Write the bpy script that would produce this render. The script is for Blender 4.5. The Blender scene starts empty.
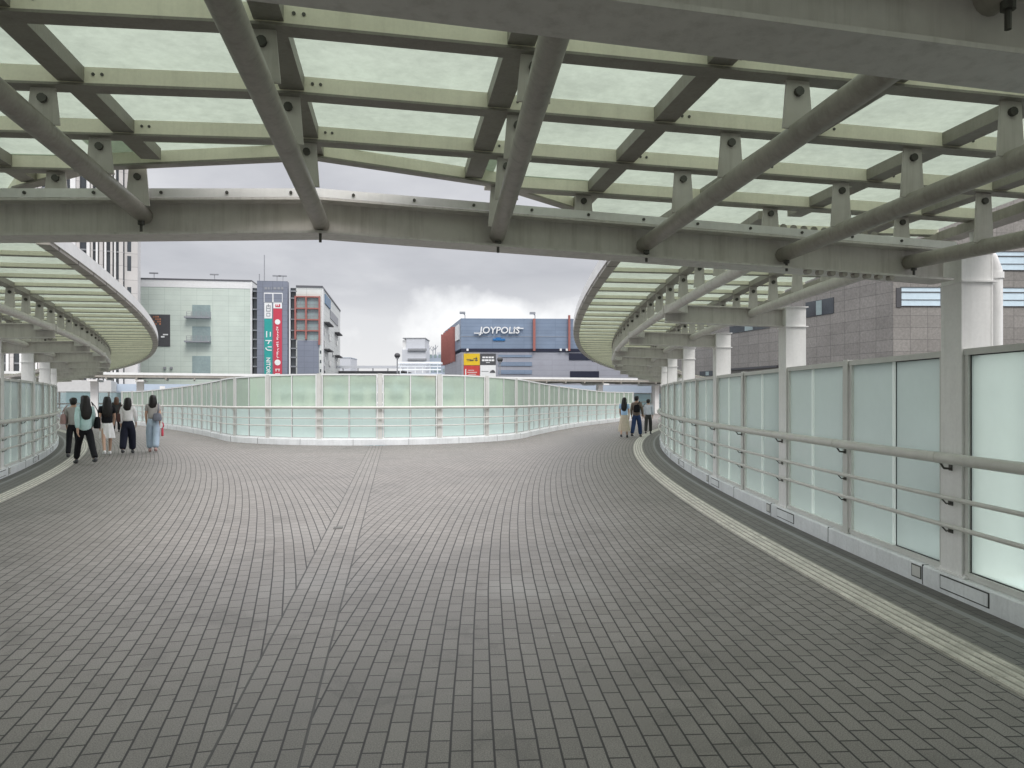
import bpy, bmesh, math, random
from mathutils import Vector, Matrix
random.seed(7)
S = bpy.context.scene
COL = S.collection
PI = math.pi

# ------------------------------------------------------------------ camera model / plan of the place
F, HOR, EYE = 745.0, 397.0, 1.6          # used to read positions off the ground plane
CA, SA = 0.98792, 0.15499                # the plaza's axis points 9 degrees left of the view
def W(u, v, z=0.0):                      # plan coordinates: u along the plaza's axis, v across it
    return Vector((-0.62 - SA*u + CA*v, SA*v + CA*u, z))
def at(px, D, z=0.0):
    return Vector(((px-512)/F*D, D, z))
def zat(py, D):
    return EYE + (HOR-py)/F*D
R, U0, V0 = 90.0, -6.0, 4.3              # the outer walls are arcs of this radius
def arc(s, d, side=1):
    th = s/R; r = R + d
    return (U0 + r*math.sin(th), side*(V0 + R - r*math.cos(th)))
class ArcPath:
    def __init__(self, side, base=0.0): self.side, self.base = side, base
    def __call__(self, s):
        p = W(*arc(s, self.base, self.side)); q = W(*arc(s, self.base+1, self.side))
        n = (q-p).normalized()
        t = Vector((n.y, -n.x, 0)) if self.side < 0 else Vector((-n.y, n.x, 0))
        if t.y < 0: t = -t
        return p, t, n
# rounded nose between the two branches
RIN = R + 5.2
def nose(u_front, rin):
    # circle tangent to both arms, front at u_front
    a = u_front - U0; c = V0 + R
    r = (a*a + c*c - rin*rin)/(2*rin - 2*a)
    return r, u_front + r
NR, NUC = nose(24.95, RIN)
NANG = math.atan2(V0+R, NUC-U0)          # direction from the arm's centre to the nose centre
class NosePath:
    """s = 0 at the nose's tip, positive along the right arm, negative along the left"""
    def __init__(self):
        # tangent point on nose circle: direction from big centre to nose centre
        cx, cv = U0, V0+R
        d = Vector((NUC-cx, -cv)).normalized()
        self.tp = (NUC - d.x*NR, 0 - d.y*NR)     # point towards the big centre
        self.phi = math.atan2(abs(self.tp[1]), NUC-self.tp[0])
        self.s1 = NR*self.phi
        self.th0 = math.atan2(self.tp[0]-U0, V0+R-abs(self.tp[1]))
    def uvn(self, s):
        sg = 1 if s >= 0 else -1; a = abs(s)
        if a <= self.s1:
            f = a/NR
            return (NUC - NR*math.cos(f), sg*NR*math.sin(f)), (-math.cos(f), sg*math.sin(f))
        th = self.th0 + (a-self.s1)/RIN
        return (U0+RIN*math.sin(th), sg*(V0+R-RIN*math.cos(th))), (-math.sin(th), sg*math.cos(th))
    def __call__(self, s):
        p, n = self.uvn(s)
        P = W(*p); N = W(p[0]+n[0], p[1]+n[1]) - P
        T = Vector((-N.y, N.x, 0))
        if self.uvn(s+0.01)[0] and (W(*self.uvn(s+0.01)[0])-P).dot(T) < 0: T = -T
        return P, T.normalized(), N.normalized()
NOSE = NosePath()
class LinePath:
    def __init__(self, a, b, inward=1):
        self.a = Vector((a[0], a[1], 0)); self.b = Vector((b[0], b[1], 0)); self.L = (self.b-self.a).length
        self.t = (self.b-self.a)/self.L; self.n = Vector((self.t.y, -self.t.x, 0))*inward
    def __call__(self, s): return self.a + self.t*s, self.t.copy(), self.n.copy()

# ------------------------------------------------------------------ object helpers
def tag(o, label=None, cat=None, group=None, kind=None):
    if label: o['label'] = label
    if cat: o['category'] = cat
    if group: o['group'] = group
    if kind: o['kind'] = kind
    return o
def thing(name, label, cat, loc=(0, 0, 0), rz=0.0, group=None):
    o = bpy.data.objects.new(name, None); COL.objects.link(o)
    o.empty_display_size = 0.2
    o.location = loc; o.rotation_euler = (0, 0, rz)
    return tag(o, label, cat, group)
class MB:
    def __init__(self): self.bm = bmesh.new()
    def poly(self, pts):
        vs = [self.bm.verts.new(p) for p in pts]
        return self.bm.faces.new(vs)
    def hexa(self, p):                    # 8 points: bottom 4 then top 4
        v = [self.bm.verts.new(q) for q in p]
        for f in ((3,2,1,0),(4,5,6,7),(0,1,5,4),(1,2,6,5),(2,3,7,6),(3,0,4,7)):
            self.bm.faces.new([v[i] for i in f])
    def box(self, x0, x1, y0, y1, z0, z1):
        self.hexa([(x0,y0,z0),(x1,y0,z0),(x1,y1,z0),(x0,y1,z0),(x0,y0,z1),(x1,y0,z1),(x1,y1,z1),(x0,y1,z1)])
    def lbox(self, fr, a0, a1, n0, n1, z0, z1, dz=0.0):   # box in a path frame (P, T, N)
        P, T, N = fr
        q = lambda a, n, z: P + T*a + N*n + Vector((0, 0, z))
        self.hexa([q(a0,n0,z0),q(a1,n0,z0),q(a1,n1,z0),q(a0,n1,z0),q(a0,n0,z1),q(a1,n0,z1),q(a1,n1,z1),q(a0,n1,z1)])
    def bar(self, a, b, w, h, up=Vector((0, 0, 1))):      # rectangular bar between two points
        a = Vector(a); b = Vector(b); t = (b-a).normalized()
        x = t.cross(up).normalized(); y = x.cross(t).normalized()
        q = []
        for p in (a, b):
            q.append([p + x*sx*w/2 + y*sy*h/2 for sx, sy in ((-1,-1),(1,-1),(1,1),(-1,1))])
        self.hexa(q[0]+q[1])
    def prism(self, prof, fn):            # profile points -> two copies given by fn(k, p), k in 0,1
        a = [self.bm.verts.new(fn(0, p)) for p in prof]; b = [self.bm.verts.new(fn(1, p)) for p in prof]
        n = len(prof)
        self.bm.faces.new(a[::-1]); self.bm.faces.new(b)
        for i in range(n): self.bm.faces.new([a[i], a[(i+1) % n], b[(i+1) % n], b[i]])
    def sweep(self, rings, closed=True, cap=True):
        rv = [[self.bm.verts.new(p) for p in r] for r in rings]
        n = len(rv[0])
        for i in range(len(rv)-1):
            for j in range(n if closed else n-1):
                k = (j+1) % n
                self.bm.faces.new([rv[i][j], rv[i][k], rv[i+1][k], rv[i+1][j]])
        if cap and closed:
            self.bm.faces.new(rv[0][::-1]); self.bm.faces.new(rv[-1])
    def tube(self, pts, r, n=12, rfn=None):
        pts = [Vector(p) for p in pts]; rings = []
        for i, p in enumerate(pts):
            t = (pts[min(i+1, len(pts)-1)] - pts[max(i-1, 0)]).normalized()
            ref = Vector((0, 0, 1)) if abs(t.z) < 0.9 else Vector((1, 0, 0))
            x = t.cross(ref).normalized(); y = x.cross(t)
            rr = rfn(i) if rfn else r
            rings.append([p + (x*math.cos(2*PI*k/n) + y*math.sin(2*PI*k/n))*rr for k in range(n)])
        self.sweep(rings)
    def path_sweep(self, path, ss, prof, zfn=None):       # prof: (n, z) ring
        rings = []
        for s in ss:
            P, T, N = path(s); dz = zfn(s) if zfn else 0.0
            rings.append([P + N*n + Vector((0, 0, z+dz)) for n, z in prof])
        self.sweep(rings)
    def path_tube(self, path, ss, n, z, r, k=12, zfn=None):
        self.path_sweep(path, ss, [(n + r*math.cos(2*PI*i/k), z + r*math.sin(2*PI*i/k)) for i in range(k)], zfn)
    def disc(self, c, r, t, ax, n=16):    # short cylinder
        c = Vector(c); ax = Vector(ax).normalized()
        self.tube([c - ax*t/2, c + ax*t/2], r, n)
    def ball(self, c, rx, ry, rz, n=14, m=8):
        rings = []
        for i in range(m+1):
            a = -PI/2 + PI*i/m; cr = max(math.cos(a), 0.02)
            rings.append([Vector((c[0]+rx*cr*math.cos(2*PI*k/n), c[1]+ry*cr*math.sin(2*PI*k/n), c[2]+rz*math.sin(a))) for k in range(n)])
        self.sweep(rings)
    def build(self, name, mat, parent=None, smooth=False, bevel=0.0, origin=None, local=False):
        """verts are world points unless local; a child's points are taken relative to its thing's base"""
        bmesh.ops.recalc_face_normals(self.bm, faces=self.bm.faces)
        if bevel:
            bmesh.ops.bevel(self.bm, geom=list(self.bm.edges), offset=bevel, segments=1, affect='EDGES', clamp_overlap=True)
        root = parent
        if parent is not None and not local:
            while root.parent: root = root.parent
            inv = Matrix.Rotation(-root.rotation_euler.z, 4, 'Z') @ Matrix.Translation(-root.location)
            self.bm.transform(inv)
        elif parent is None and origin is not None:
            self.bm.transform(Matrix.Translation(-Vector(origin)))
        me = bpy.data.meshes.new(name); self.bm.to_mesh(me); self.bm.free()
        if smooth:
            for p in me.polygons: p.use_smooth = True
            try: me.set_sharp_from_angle(angle=math.radians(40))
            except Exception: pass
        o = bpy.data.objects.new(name, me); COL.objects.link(o)
        if mat: me.materials.append(mat)
        if parent is not None: o.parent = parent
        elif origin is not None: o.location = origin
        return o
def frange(a, b, n): return [a + (b-a)*i/n for i in range(n+1)]

# ------------------------------------------------------------------ materials
def nodes(name):
    m = bpy.data.materials.new(name); m.use_nodes = True
    nt = m.node_tree; nt.nodes.clear()
    out = nt.nodes.new('ShaderNodeOutputMaterial')
    return m, nt, out
class NT:
    def __init__(self, nt): self.nt = nt
    def n(self, t, ins=None, **kw):
        nd = self.nt.nodes.new(t)
        for k, v in kw.items(): setattr(nd, k, v)
        if ins:
            for k, v in ins.items():
                sk = nd.inputs[k]
                if hasattr(v, 'is_linked'): self.nt.links.new(v, sk)
                else: sk.default_value = v
        return nd
    def math(self, op, a, b=None, c=None, clamp=False):
        nd = self.nt.nodes.new('ShaderNodeMath'); nd.operation = op; nd.use_clamp = clamp
        for i, v in enumerate((a, b, c)):
            if v is None: continue
            if hasattr(v, 'is_linked'): self.nt.links.new(v, nd.inputs[i])
            else: nd.inputs[i].default_value = v
        return nd.outputs[0]
    def mix(self, f, a, b, blend='MIX'):
        nd = self.nt.nodes.new('ShaderNodeMix'); nd.data_type = 'RGBA'; nd.blend_type = blend; nd.clamp_factor = True
        for k, v in ((0, f), (6, a), (7, b)):
            if hasattr(v, 'is_linked'): self.nt.links.new(v, nd.inputs[k])
            else: nd.inputs[k].default_value = v if k == 0 else (tuple(v)+(1,))[:4]
        return nd.outputs[2]
    def ramp(self, f, stops):
        nd = self.nt.nodes.new('ShaderNodeValToRGB'); self.nt.links.new(f, nd.inputs[0])
        el = nd.color_ramp.elements
        while len(el) < len(stops): el.new(0.5)
        for e, (p, c) in zip(el, stops):
            e.position = p; e.color = (tuple(c)+(1,))[:4] if isinstance(c, tuple) else (c, c, c, 1)
        return nd.outputs[0]
    def link(self, a, b): self.nt.links.new(a, b)
def c4(c): return (c[0], c[1], c[2], 1)
MATS = {}
def paint(name, col, rough=0.5, var=0.12, scale=3.0, metal=0.0, spec=0.4, streak=0.0, bump=0.0):
    m, nt, out = nodes(name); g = NT(nt)
    tc = g.n('ShaderNodeTexCoord').outputs['Object']
    n1 = g.n('ShaderNodeTexNoise', {'Vector': tc, 'Scale': scale, 'Detail': 6.0, 'Roughness': 0.65}).outputs['Fac']
    n2 = g.n('ShaderNodeTexNoise', {'Vector': tc, 'Scale': scale*17, 'Detail': 3.0}).outputs['Fac']
    f = g.math('ADD', g.math('MULTIPLY', n1, 0.7), g.math('MULTIPLY', n2, 0.3))
    lo = tuple(max(0, x*(1-var*1.6)) for x in col); hi = tuple(min(1, x*(1+var*0.6)) for x in col)
    c = g.ramp(f, [(0.32, lo), (0.62, hi)])
    if streak:
        mp = g.n('ShaderNodeMapping', {'Vector': tc, 'Scale': (9.0, 9.0, 0.5)}).outputs[0]
        sn = g.n('ShaderNodeTexNoise', {'Vector': mp, 'Scale': 1.6, 'Detail': 5.0, 'Roughness': 0.7}).outputs['Fac']
        sf = g.math('MULTIPLY', g.ramp(sn, [(0.48, 0.0), (0.75, 1.0)]), streak)
        c = g.mix(sf, c, (col[0]*0.42, col[1]*0.40, col[2]*0.36))
    b = g.n('ShaderNodeBsdfPrincipled', {'Base Color': c, 'Metallic': metal, 'Specular IOR Level': spec})
    rr = g.math('MULTIPLY_ADD', n1, 0.25, rough-0.12)
    g.link(rr, b.inputs['Roughness'])
    if bump:
        bp = g.n('ShaderNodeBump', {'Height': n2, 'Strength': bump, 'Distance': 0.01}).outputs[0]
        g.link(bp, b.inputs['Normal'])
    g.link(b.outputs[0], out.inputs[0])
    MATS[name] = m; return m
def sheet_glass(name, tint, trans, clear, gloss_rough=0.18, dirt=0.15, dscale=2.0, blur=0.0):
    """frosted sheet: scatters light through, a little shows clear through, faint gloss"""
    m, nt, out = nodes(name); g = NT(nt)
    tc = g.n('ShaderNodeTexCoord').outputs['Object']
    n1 = g.n('ShaderNodeTexNoise', {'Vector': tc, 'Scale': dscale, 'Detail': 7.0, 'Roughness': 0.7}).outputs['Fac']
    n2 = g.n('ShaderNodeTexNoise', {'Vector': tc, 'Scale': dscale*11, 'Detail': 4.0, 'Roughness': 0.7}).outputs['Fac']
    f = g.math('ADD', g.math('MULTIPLY', n1, 0.62), g.math('MULTIPLY', n2, 0.38))
    lo = tuple(x*(1-dirt) for x in tint)
    c = g.ramp(f, [(0.36, lo), (0.60, tint)])
    tr = g.n('ShaderNodeBsdfTranslucent', {'Color': c})
    df = g.n('ShaderNodeBsdfDiffuse', {'Color': c})
    mx = g.n('ShaderNodeMixShader', {0: 1-trans, 1: tr.outputs[0], 2: df.outputs[0]})
    if blur: tp = g.n('ShaderNodeBsdfRefraction', {'Color': c, 'Roughness': blur, 'IOR': 1.18})
    else: tp = g.n('ShaderNodeBsdfTransparent', {'Color': c4((tint[0], tint[1], tint[2]))})
    m2 = g.n('ShaderNodeMixShader', {0: clear, 1: mx.outputs[0], 2: tp.outputs[0]})
    gl = g.n('ShaderNodeBsdfGlossy', {'Color': (1, 1, 1, 1), 'Roughness': gloss_rough})
    lw = g.n('ShaderNodeLayerWeight', {'Blend': 0.5}).outputs['Facing']
    fr = g.math('MULTIPLY_ADD', g.math('POWER', lw, 4.5), 0.55, 0.035)
    m3 = g.n('ShaderNodeMixShader', {0: g.math('MULTIPLY', fr, 0.8), 1: m2.outputs[0], 2: gl.outputs[0]})
    g.link(m3.outputs[0], out.inputs[0])
    MATS[name] = m; return m
def tiles(name, col, grout, bw, bh, mortar=0.01, rough=0.6, var=0.1, offset=0.0, spec=0.3, speck=0.05):
    """cladding laid in a grid on upright faces (local x+y across, z up)"""
    m, nt, out = nodes(name); g = NT(nt)
    tc = g.n('ShaderNodeTexCoord').outputs['Object']
    sp = g.n('ShaderNodeSeparateXYZ', {0: tc})
    cb = g.n('ShaderNodeCombineXYZ', {0: g.math('ADD', sp.outputs[0], sp.outputs[1]), 1: sp.outputs[2]}).outputs[0]
    a = tuple(x*(1-var) for x in col); b2 = tuple(min(1, x*(1+var)) for x in col)
    br = g.n('ShaderNodeTexBrick', {'Vector': cb, 'Color1': c4(a), 'Color2': c4(b2), 'Mortar': c4(grout), 'Scale': 1.0,
             'Mortar Size': mortar, 'Mortar Smooth': 0.2, 'Brick Width': bw, 'Row Height': bh})
    br.offset = offset; br.squash = 1.0
    n1 = g.n('ShaderNodeTexNoise', {'Vector': tc, 'Scale': 0.35, 'Detail': 6.0, 'Roughness': 0.6}).outputs['Fac']
    c = g.mix(1.0, br.outputs['Color'], g.ramp(n1, [(0.3, 0.86), (0.7, 1.0)]), 'MULTIPLY')
    nf = g.n('ShaderNodeTexNoise', {'Vector': tc, 'Scale': 5.0, 'Detail': 5.0, 'Roughness': 0.75}).outputs['Fac']
    c = g.mix(1.0, c, g.ramp(nf, [(0.35, 1.0-speck), (0.65, 1.0)]), 'MULTIPLY')
    b = g.n('ShaderNodeBsdfPrincipled', {'Base Color': c, 'Roughness': rough, 'Specular IOR Level': spec})
    g.link(b.outputs[0], out.inputs[0])
    MATS[name] = m; return m

STEEL = paint('painted_steel', (0.38, 0.355, 0.315), 0.42, 0.14, 2.5, streak=0.45)
BEAMP = paint('beam_paint', (0.62, 0.595, 0.56), 0.42, 0.07, 1.2, streak=0.42)
STEEL_UP = paint('roof_steel', (0.89, 0.86, 0.71), 0.5, 0.06, 4.0, streak=0.16)
COLW = paint('column_paint', (0.83, 0.825, 0.81), 0.42, 0.06, 2.0, streak=0.12)
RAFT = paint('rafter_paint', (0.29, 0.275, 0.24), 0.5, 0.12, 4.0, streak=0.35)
RAILP = paint('rail_paint', (0.60, 0.59, 0.55), 0.35, 0.08, 6.0, spec=0.5)
FRAME = paint('frame_paint', (0.62, 0.62, 0.59), 0.4, 0.06, 4.0)
WHITEF = paint('white_frame', (0.80, 0.81, 0.80), 0.4, 0.05, 4.0)
KERBM = paint('kerb_stone', (0.76, 0.78, 0.79), 0.55, 0.10, 2.2, streak=0.2, bump=0.15)
DARK = paint('black_rubber', (0.035, 0.035, 0.035), 0.6, 0.1)
BOLT = paint('bolt_steel', (0.10, 0.098, 0.09), 0.4, 0.1, metal=0.6)
TACT = paint('tactile_paving', (0.61, 0.58, 0.515), 0.7, 0.24, 5.0, bump=0.25)
ASPH = paint('asphalt', (0.07, 0.07, 0.07), 0.85, 0.25, 0.3)
ROOFG = sheet_glass('roof_glass', (0.325, 0.369, 0.302), 0.92, 0.06, 0.25, 0.26, 1.3)
WALLG = sheet_glass('screen_glass', (0.745, 0.885, 0.815), 0.90, 0.50, 0.14, 0.06, 0.6, 0.26)
JOINT = sheet_glass('pane_joint_seal', (0.94, 0.98, 0.95), 0.95, 0.35, 0.2, 0.02)
NOSEUP = sheet_glass('upper_screen_glass', (0.82, 0.985, 0.80), 0.85, 0.42, 0.12, 0.10, 0.9, 0.22)
NOSELO = sheet_glass('lower_screen_glass', (0.79, 0.935, 0.87), 0.76, 0.1, 0.2, 0.05, 0.9, 0.5)

# --- paving: bricks follow the outer walls' arcs and are cut by a straight band on the axis
def paving():
    m, nt, out = nodes('brick_paving'); g = NT(nt)
    tc = g.n('ShaderNodeTexCoord').outputs['Object']
    sp = g.n('ShaderNodeSeparateXYZ', {0: tc})
    x = g.math('ADD', sp.outputs[0], 0.62); y = sp.outputs[1]
    u = g.math('ADD', g.math('MULTIPLY', x, -SA), g.math('MULTIPLY', y, CA))
    v = g.math('ADD', g.math('MULTIPLY', x, CA), g.math('MULTIPLY', y, SA))
    av = g.math('ABSOLUTE', v)
    du = g.math('SUBTRACT', u, U0); dv = g.math('SUBTRACT', V0+R, av)
    r = g.math('SQRT', g.math('ADD', g.math('MULTIPLY', du, du), g.math('MULTIPLY', dv, dv)))
    d = g.math('SUBTRACT', r, R)
    s = g.math('MULTIPLY', g.math('ARCTAN2', du, dv), R)
    spine = g.math('LESS_THAN', av, 0.2)
    a = g.math('ADD', g.math('MULTIPLY', s, g.math('SUBTRACT', 1.0, spine)), g.math('MULTIPLY', u, spine))
    b = g.math('ADD', g.math('MULTIPLY', d, g.math('SUBTRACT', 1.0, spine)), g.math('MULTIPLY', v, spine))
    # hand-laid joints: a little wander
    wn = g.n('ShaderNodeTexNoise', {'Vector': tc, 'Scale': 1.3, 'Detail': 2.0})
    ws = g.n('ShaderNodeSeparateXYZ', {0: wn.outputs['Color']})
    a = g.math('ADD', a, g.math('MULTIPLY', g.math('SUBTRACT', ws.outputs[0], 0.5), 0.02))
    b = g.math('ADD', b, g.math('MULTIPLY', g.math('SUBTRACT', ws.outputs[1], 0.5), 0.012))
    vec = g.n('ShaderNodeCombineXYZ', {0: a, 1: b}).outputs[0]
    br = g.n('ShaderNodeTexBrick', {'Vector': vec, 'Color1': (0.30, 0.30, 0.30, 1), 'Color2': (0.70, 0.70, 0.70, 1), 'Mortar': (0, 0, 0, 1),
             'Scale': 1.0, 'Mortar Size': 0.0058, 'Mortar Smooth': 0.2, 'Bias': 0.0, 'Brick Width': 0.2, 'Row Height': 0.1})
    br.offset = 0.5; br.squash = 1.0
    tone = g.n('ShaderNodeSeparateColor', {0: br.outputs['Color']}).outputs[0]
    base = g.ramp(tone, [(0.22, (0.196, 0.180, 0.163)), (0.5, (0.222, 0.204, 0.186)), (0.78, (0.250, 0.231, 0.211))])
    # aggregate speckle, broad soiling, pale dried spills
    sp1 = g.n('ShaderNodeTexNoise', {'Vector': tc, 'Scale': 150.0, 'Detail': 3.0, 'Roughness': 0.75}).outputs['Fac']
    base = g.mix(1.0, base, g.ramp(sp1, [(0.34, 0.55), (0.5, 0.98), (0.66, 1.45)]), 'MULTIPLY')
    big = g.n('ShaderNodeTexNoise', {'Vector': tc, 'Scale': 0.55, 'Detail': 7.0, 'Roughness': 0.62}).outputs['Fac']
    base = g.mix(1.0, base, g.ramp(big, [(0.3, 0.80), (0.5, 0.97), (0.7, 1.08)]), 'MULTIPLY')
    for (pu, pr, ex) in (((0.05, 6.25), 0.40, 1.0), ((0.60, 6.2), 0.30, 0.6), ((-1.75, 6.4), 0.6, 0.55), ((-2.4, 9.0), 0.7, 0.35), ((1.2, 9.8), 0.6, 0.3)):
        dx = g.math('SUBTRACT', sp.outputs[0], pu[0]); dy = g.math('SUBTRACT', sp.outputs[1], pu[1])
        q = g.math('SQRT', g.math('ADD', g.math('MULTIPLY', dx, dx), g.math('MULTIPLY', g.math('MULTIPLY', dy, dy), 0.5)))
        q = g.math('ADD', q, g.math('MULTIPLY', g.math('SUBTRACT', big, 0.5), 0.7))
        fq = g.math('SUBTRACT', 1.0, g.math('DIVIDE', q, pr), clamp=True)
        base = g.mix(g.math('MULTIPLY', fq, 0.55*ex), base, (0.36, 0.345, 0.325))
    # trodden-in gum and drips
    for sc_, th, colr, amt in ((1.9, 0.045, (0.09, 0.085, 0.08), 0.75), (3.1, 0.035, (0.34, 0.33, 0.31), 0.5)):
        vo = g.n('ShaderNodeTexVoronoi', {'Vector': tc, 'Scale': sc_, 'Randomness': 1.0})
        rnd = g.n('ShaderNodeSeparateColor', {0: vo.outputs['Color']}).outputs[0]
        hit = g.math('MULTIPLY', g.math('LESS_THAN', vo.outputs['Distance'], g.math('MULTIPLY', rnd, th)), amt)
        base = g.mix(hit, base, colr)
    st = g.n('ShaderNodeTexNoise', {'Vector': tc, 'Scale': 1.7, 'Detail': 8.0, 'Roughness': 0.72, 'Distortion': 0.8}).outputs['Fac']
    base = g.mix(1.0, base, g.ramp(st, [(0.34, 0.80), (0.46, 1.0), (0.60, 1.0), (0.72, 1.16)]), 'MULTIPLY')
    mort = br.outputs['Fac']
    base = g.mix(g.math('MULTIPLY', mort, 0.97), base, (0.018, 0.016, 0.014))
    # darker edging bricks outside the tactile strip, then a stone line and the gutter by the kerb
    edge = g.math('LESS_THAN', d, 0.60)
    base = g.mix(g.math('MULTIPLY', edge, 0.35), base, (0.09, 0.09, 0.088))
    line = g.math('MULTIPLY', g.math('LESS_THAN', d, 0.225), g.math('GREATER_THAN', d, 0.165))
    base = g.mix(g.math('MULTIPLY', line, 0.85), base, (0.27, 0.27, 0.265))
    gut = g.math('LESS_THAN', d, 0.165)
    base = g.mix(g.math('MULTIPLY', gut, 0.45), base, (0.085, 0.085, 0.08))
    seam = g.math('LESS_THAN', g.math('ABSOLUTE', g.math('SUBTRACT', av, 0.2005)), 0.0068)
    base = g.mix(g.math('MULTIPLY', seam, 0.9), base, (0.05, 0.047, 0.043))
    bs = g.n('ShaderNodeBsdfPrincipled', {'Base Color': base, 'Specular IOR Level': 0.45})
    g.link(g.math('MULTIPLY_ADD', big, 0.25, 0.48), bs.inputs['Roughness'])
    hgt = g.math('ADD', g.math('MULTIPLY', g.math('SUBTRACT', 1.0, mort), 1.0), g.math('MULTIPLY', sp1, 0.22))
    hgt = g.math('ADD', hgt, g.math('MULTIPLY', tone, 0.3))
    bp = g.n('ShaderNodeBump', {'Height': hgt, 'Strength': 0.55, 'Distance': 0.004}).outputs[0]
    g.link(bp, bs.inputs['Normal'])
    g.link(bs.outputs[0], out.inputs[0])
    return m
PAVE = paving()

# ------------------------------------------------------------------ setting: ground, deck, tactile strips
gm = MB(); gm.poly([(-1500,-1500,-7.2),(1500,-1500,-7.2),(1500,2500,-7.2),(-1500,2500,-7.2)])
tag(gm.build('ground', ASPH), kind='structure')
SEND = 62.0
dk = MB()
us = sorted(set([-9+0.75*i for i in range(46)] + [24.95+0.02, 25.0, 25.05, 25.1, 25.2, 25.35, 25.5] + [25.5+0.25*i for i in range(40)] + [35+0.6*i for i in range(28)]))
def v_in(u):
    if u <= 24.95: return 0.0
    tu = NOSE.tp[0]
    if u < tu: return math.sqrt(max(0, NR*NR-(NUC-u)**2))
    return V0+R-math.sqrt(RIN*RIN-(u-U0)**2)
def v_wall(u): return V0+R-math.sqrt(R*R-(u-U0)**2)
for sd in (1, -1):
    for a, b in zip(us[:-1], us[1:]):
        if b > 51.5: break
        va0, va1, vb0, vb1 = v_in(a), v_wall(a)+0.3, v_in(b), v_wall(b)+0.3
        pts = [W(a, sd*va0), W(a, sd*va1), W(b, sd*vb1), W(b, sd*vb0)]
        dk.poly(pts)
bmesh.ops.remove_doubles(dk.bm, verts=dk.bm.verts, dist=0.0005)
tag(dk.build('pedestrian_deck', PAVE), kind='structure')
fd = MB()
pl = [W(*NOSE.uvn(-42)[0], -0.006), W(*NOSE.uvn(40)[0], -0.006), W(*arc(55, 0, 1), -0.006)]
fd.poly([at(150, 44.5, -0.006), at(607, 45.2, -0.006), at(700, 45, -0.006), Vector((26, 78, -0.006)), Vector((-52, 47.5, -0.006)), at(-60, 40, -0.006)])
tag(fd.build('crossing_deck', PAVE), kind='structure')
# deck edge slab (the bridge's side, seen only from elsewhere)
for sd in (1, -1):
    P = ArcPath(sd)
    tb = MB(); gb = MB()
    ss = frange(0.5, 60, 160)
    tb.path_sweep(P, ss, [(0.57, 0.0), (0.57, 0.005), (0.87, 0.005), (0.87, 0.0)])
    for k in range(4):
        c = 0.615 + 0.07*k
        tb.path_sweep(P, ss, [(c-0.017, 0.0052), (c-0.011, 0.011), (c+0.011, 0.011), (c+0.017, 0.0052)])
    tag(tb.build('tactile_path', TACT), kind='structure')
    s = 0.6
    for c in (0.58, 0.65, 0.72, 0.79, 0.86):
        gb.path_sweep(P, ss, [(c-0.009, 0.004), (c-0.009, 0.0058), (c+0.009, 0.0058), (c+0.009, 0.004)])
    while s < 30:                                      # joints between the tactile slabs
        gb.lbox(P(s), -0.003, 0.003, 0.572, 0.868, 0.004, 0.0064); s += 0.3
    tag(gb.build('tactile_path_joints', paint('joint_dirt', (0.33, 0.31, 0.27), 0.8, 0.25, 9.0)), kind='structure')
    sb = MB(); sb.path_sweep(P, frange(0.3, 60, 60), [(-0.42, -0.9), (-0.42, -0.01), (0.3, -0.012), (0.3, -0.9)])
    tag(sb.build('deck_edge', KERBM), kind='structure')
cv = MB(); P0 = at(338, 1.6*F/(528-HOR)); fr = (P0, Vector((CA, SA, 0)), Vector((-SA, CA, 0)))
cv.lbox(fr, -0.055, 0.055, -0.07, 0.07, 0.0, 0.006)
o = cv.build('drain_cover', paint('cover_iron', (0.10, 0.095, 0.085), 0.5, metal=0.3), origin=P0, bevel=0.002)
tag(o, 'small square rusty access cover set in the straight paving band', 'cover')

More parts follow.
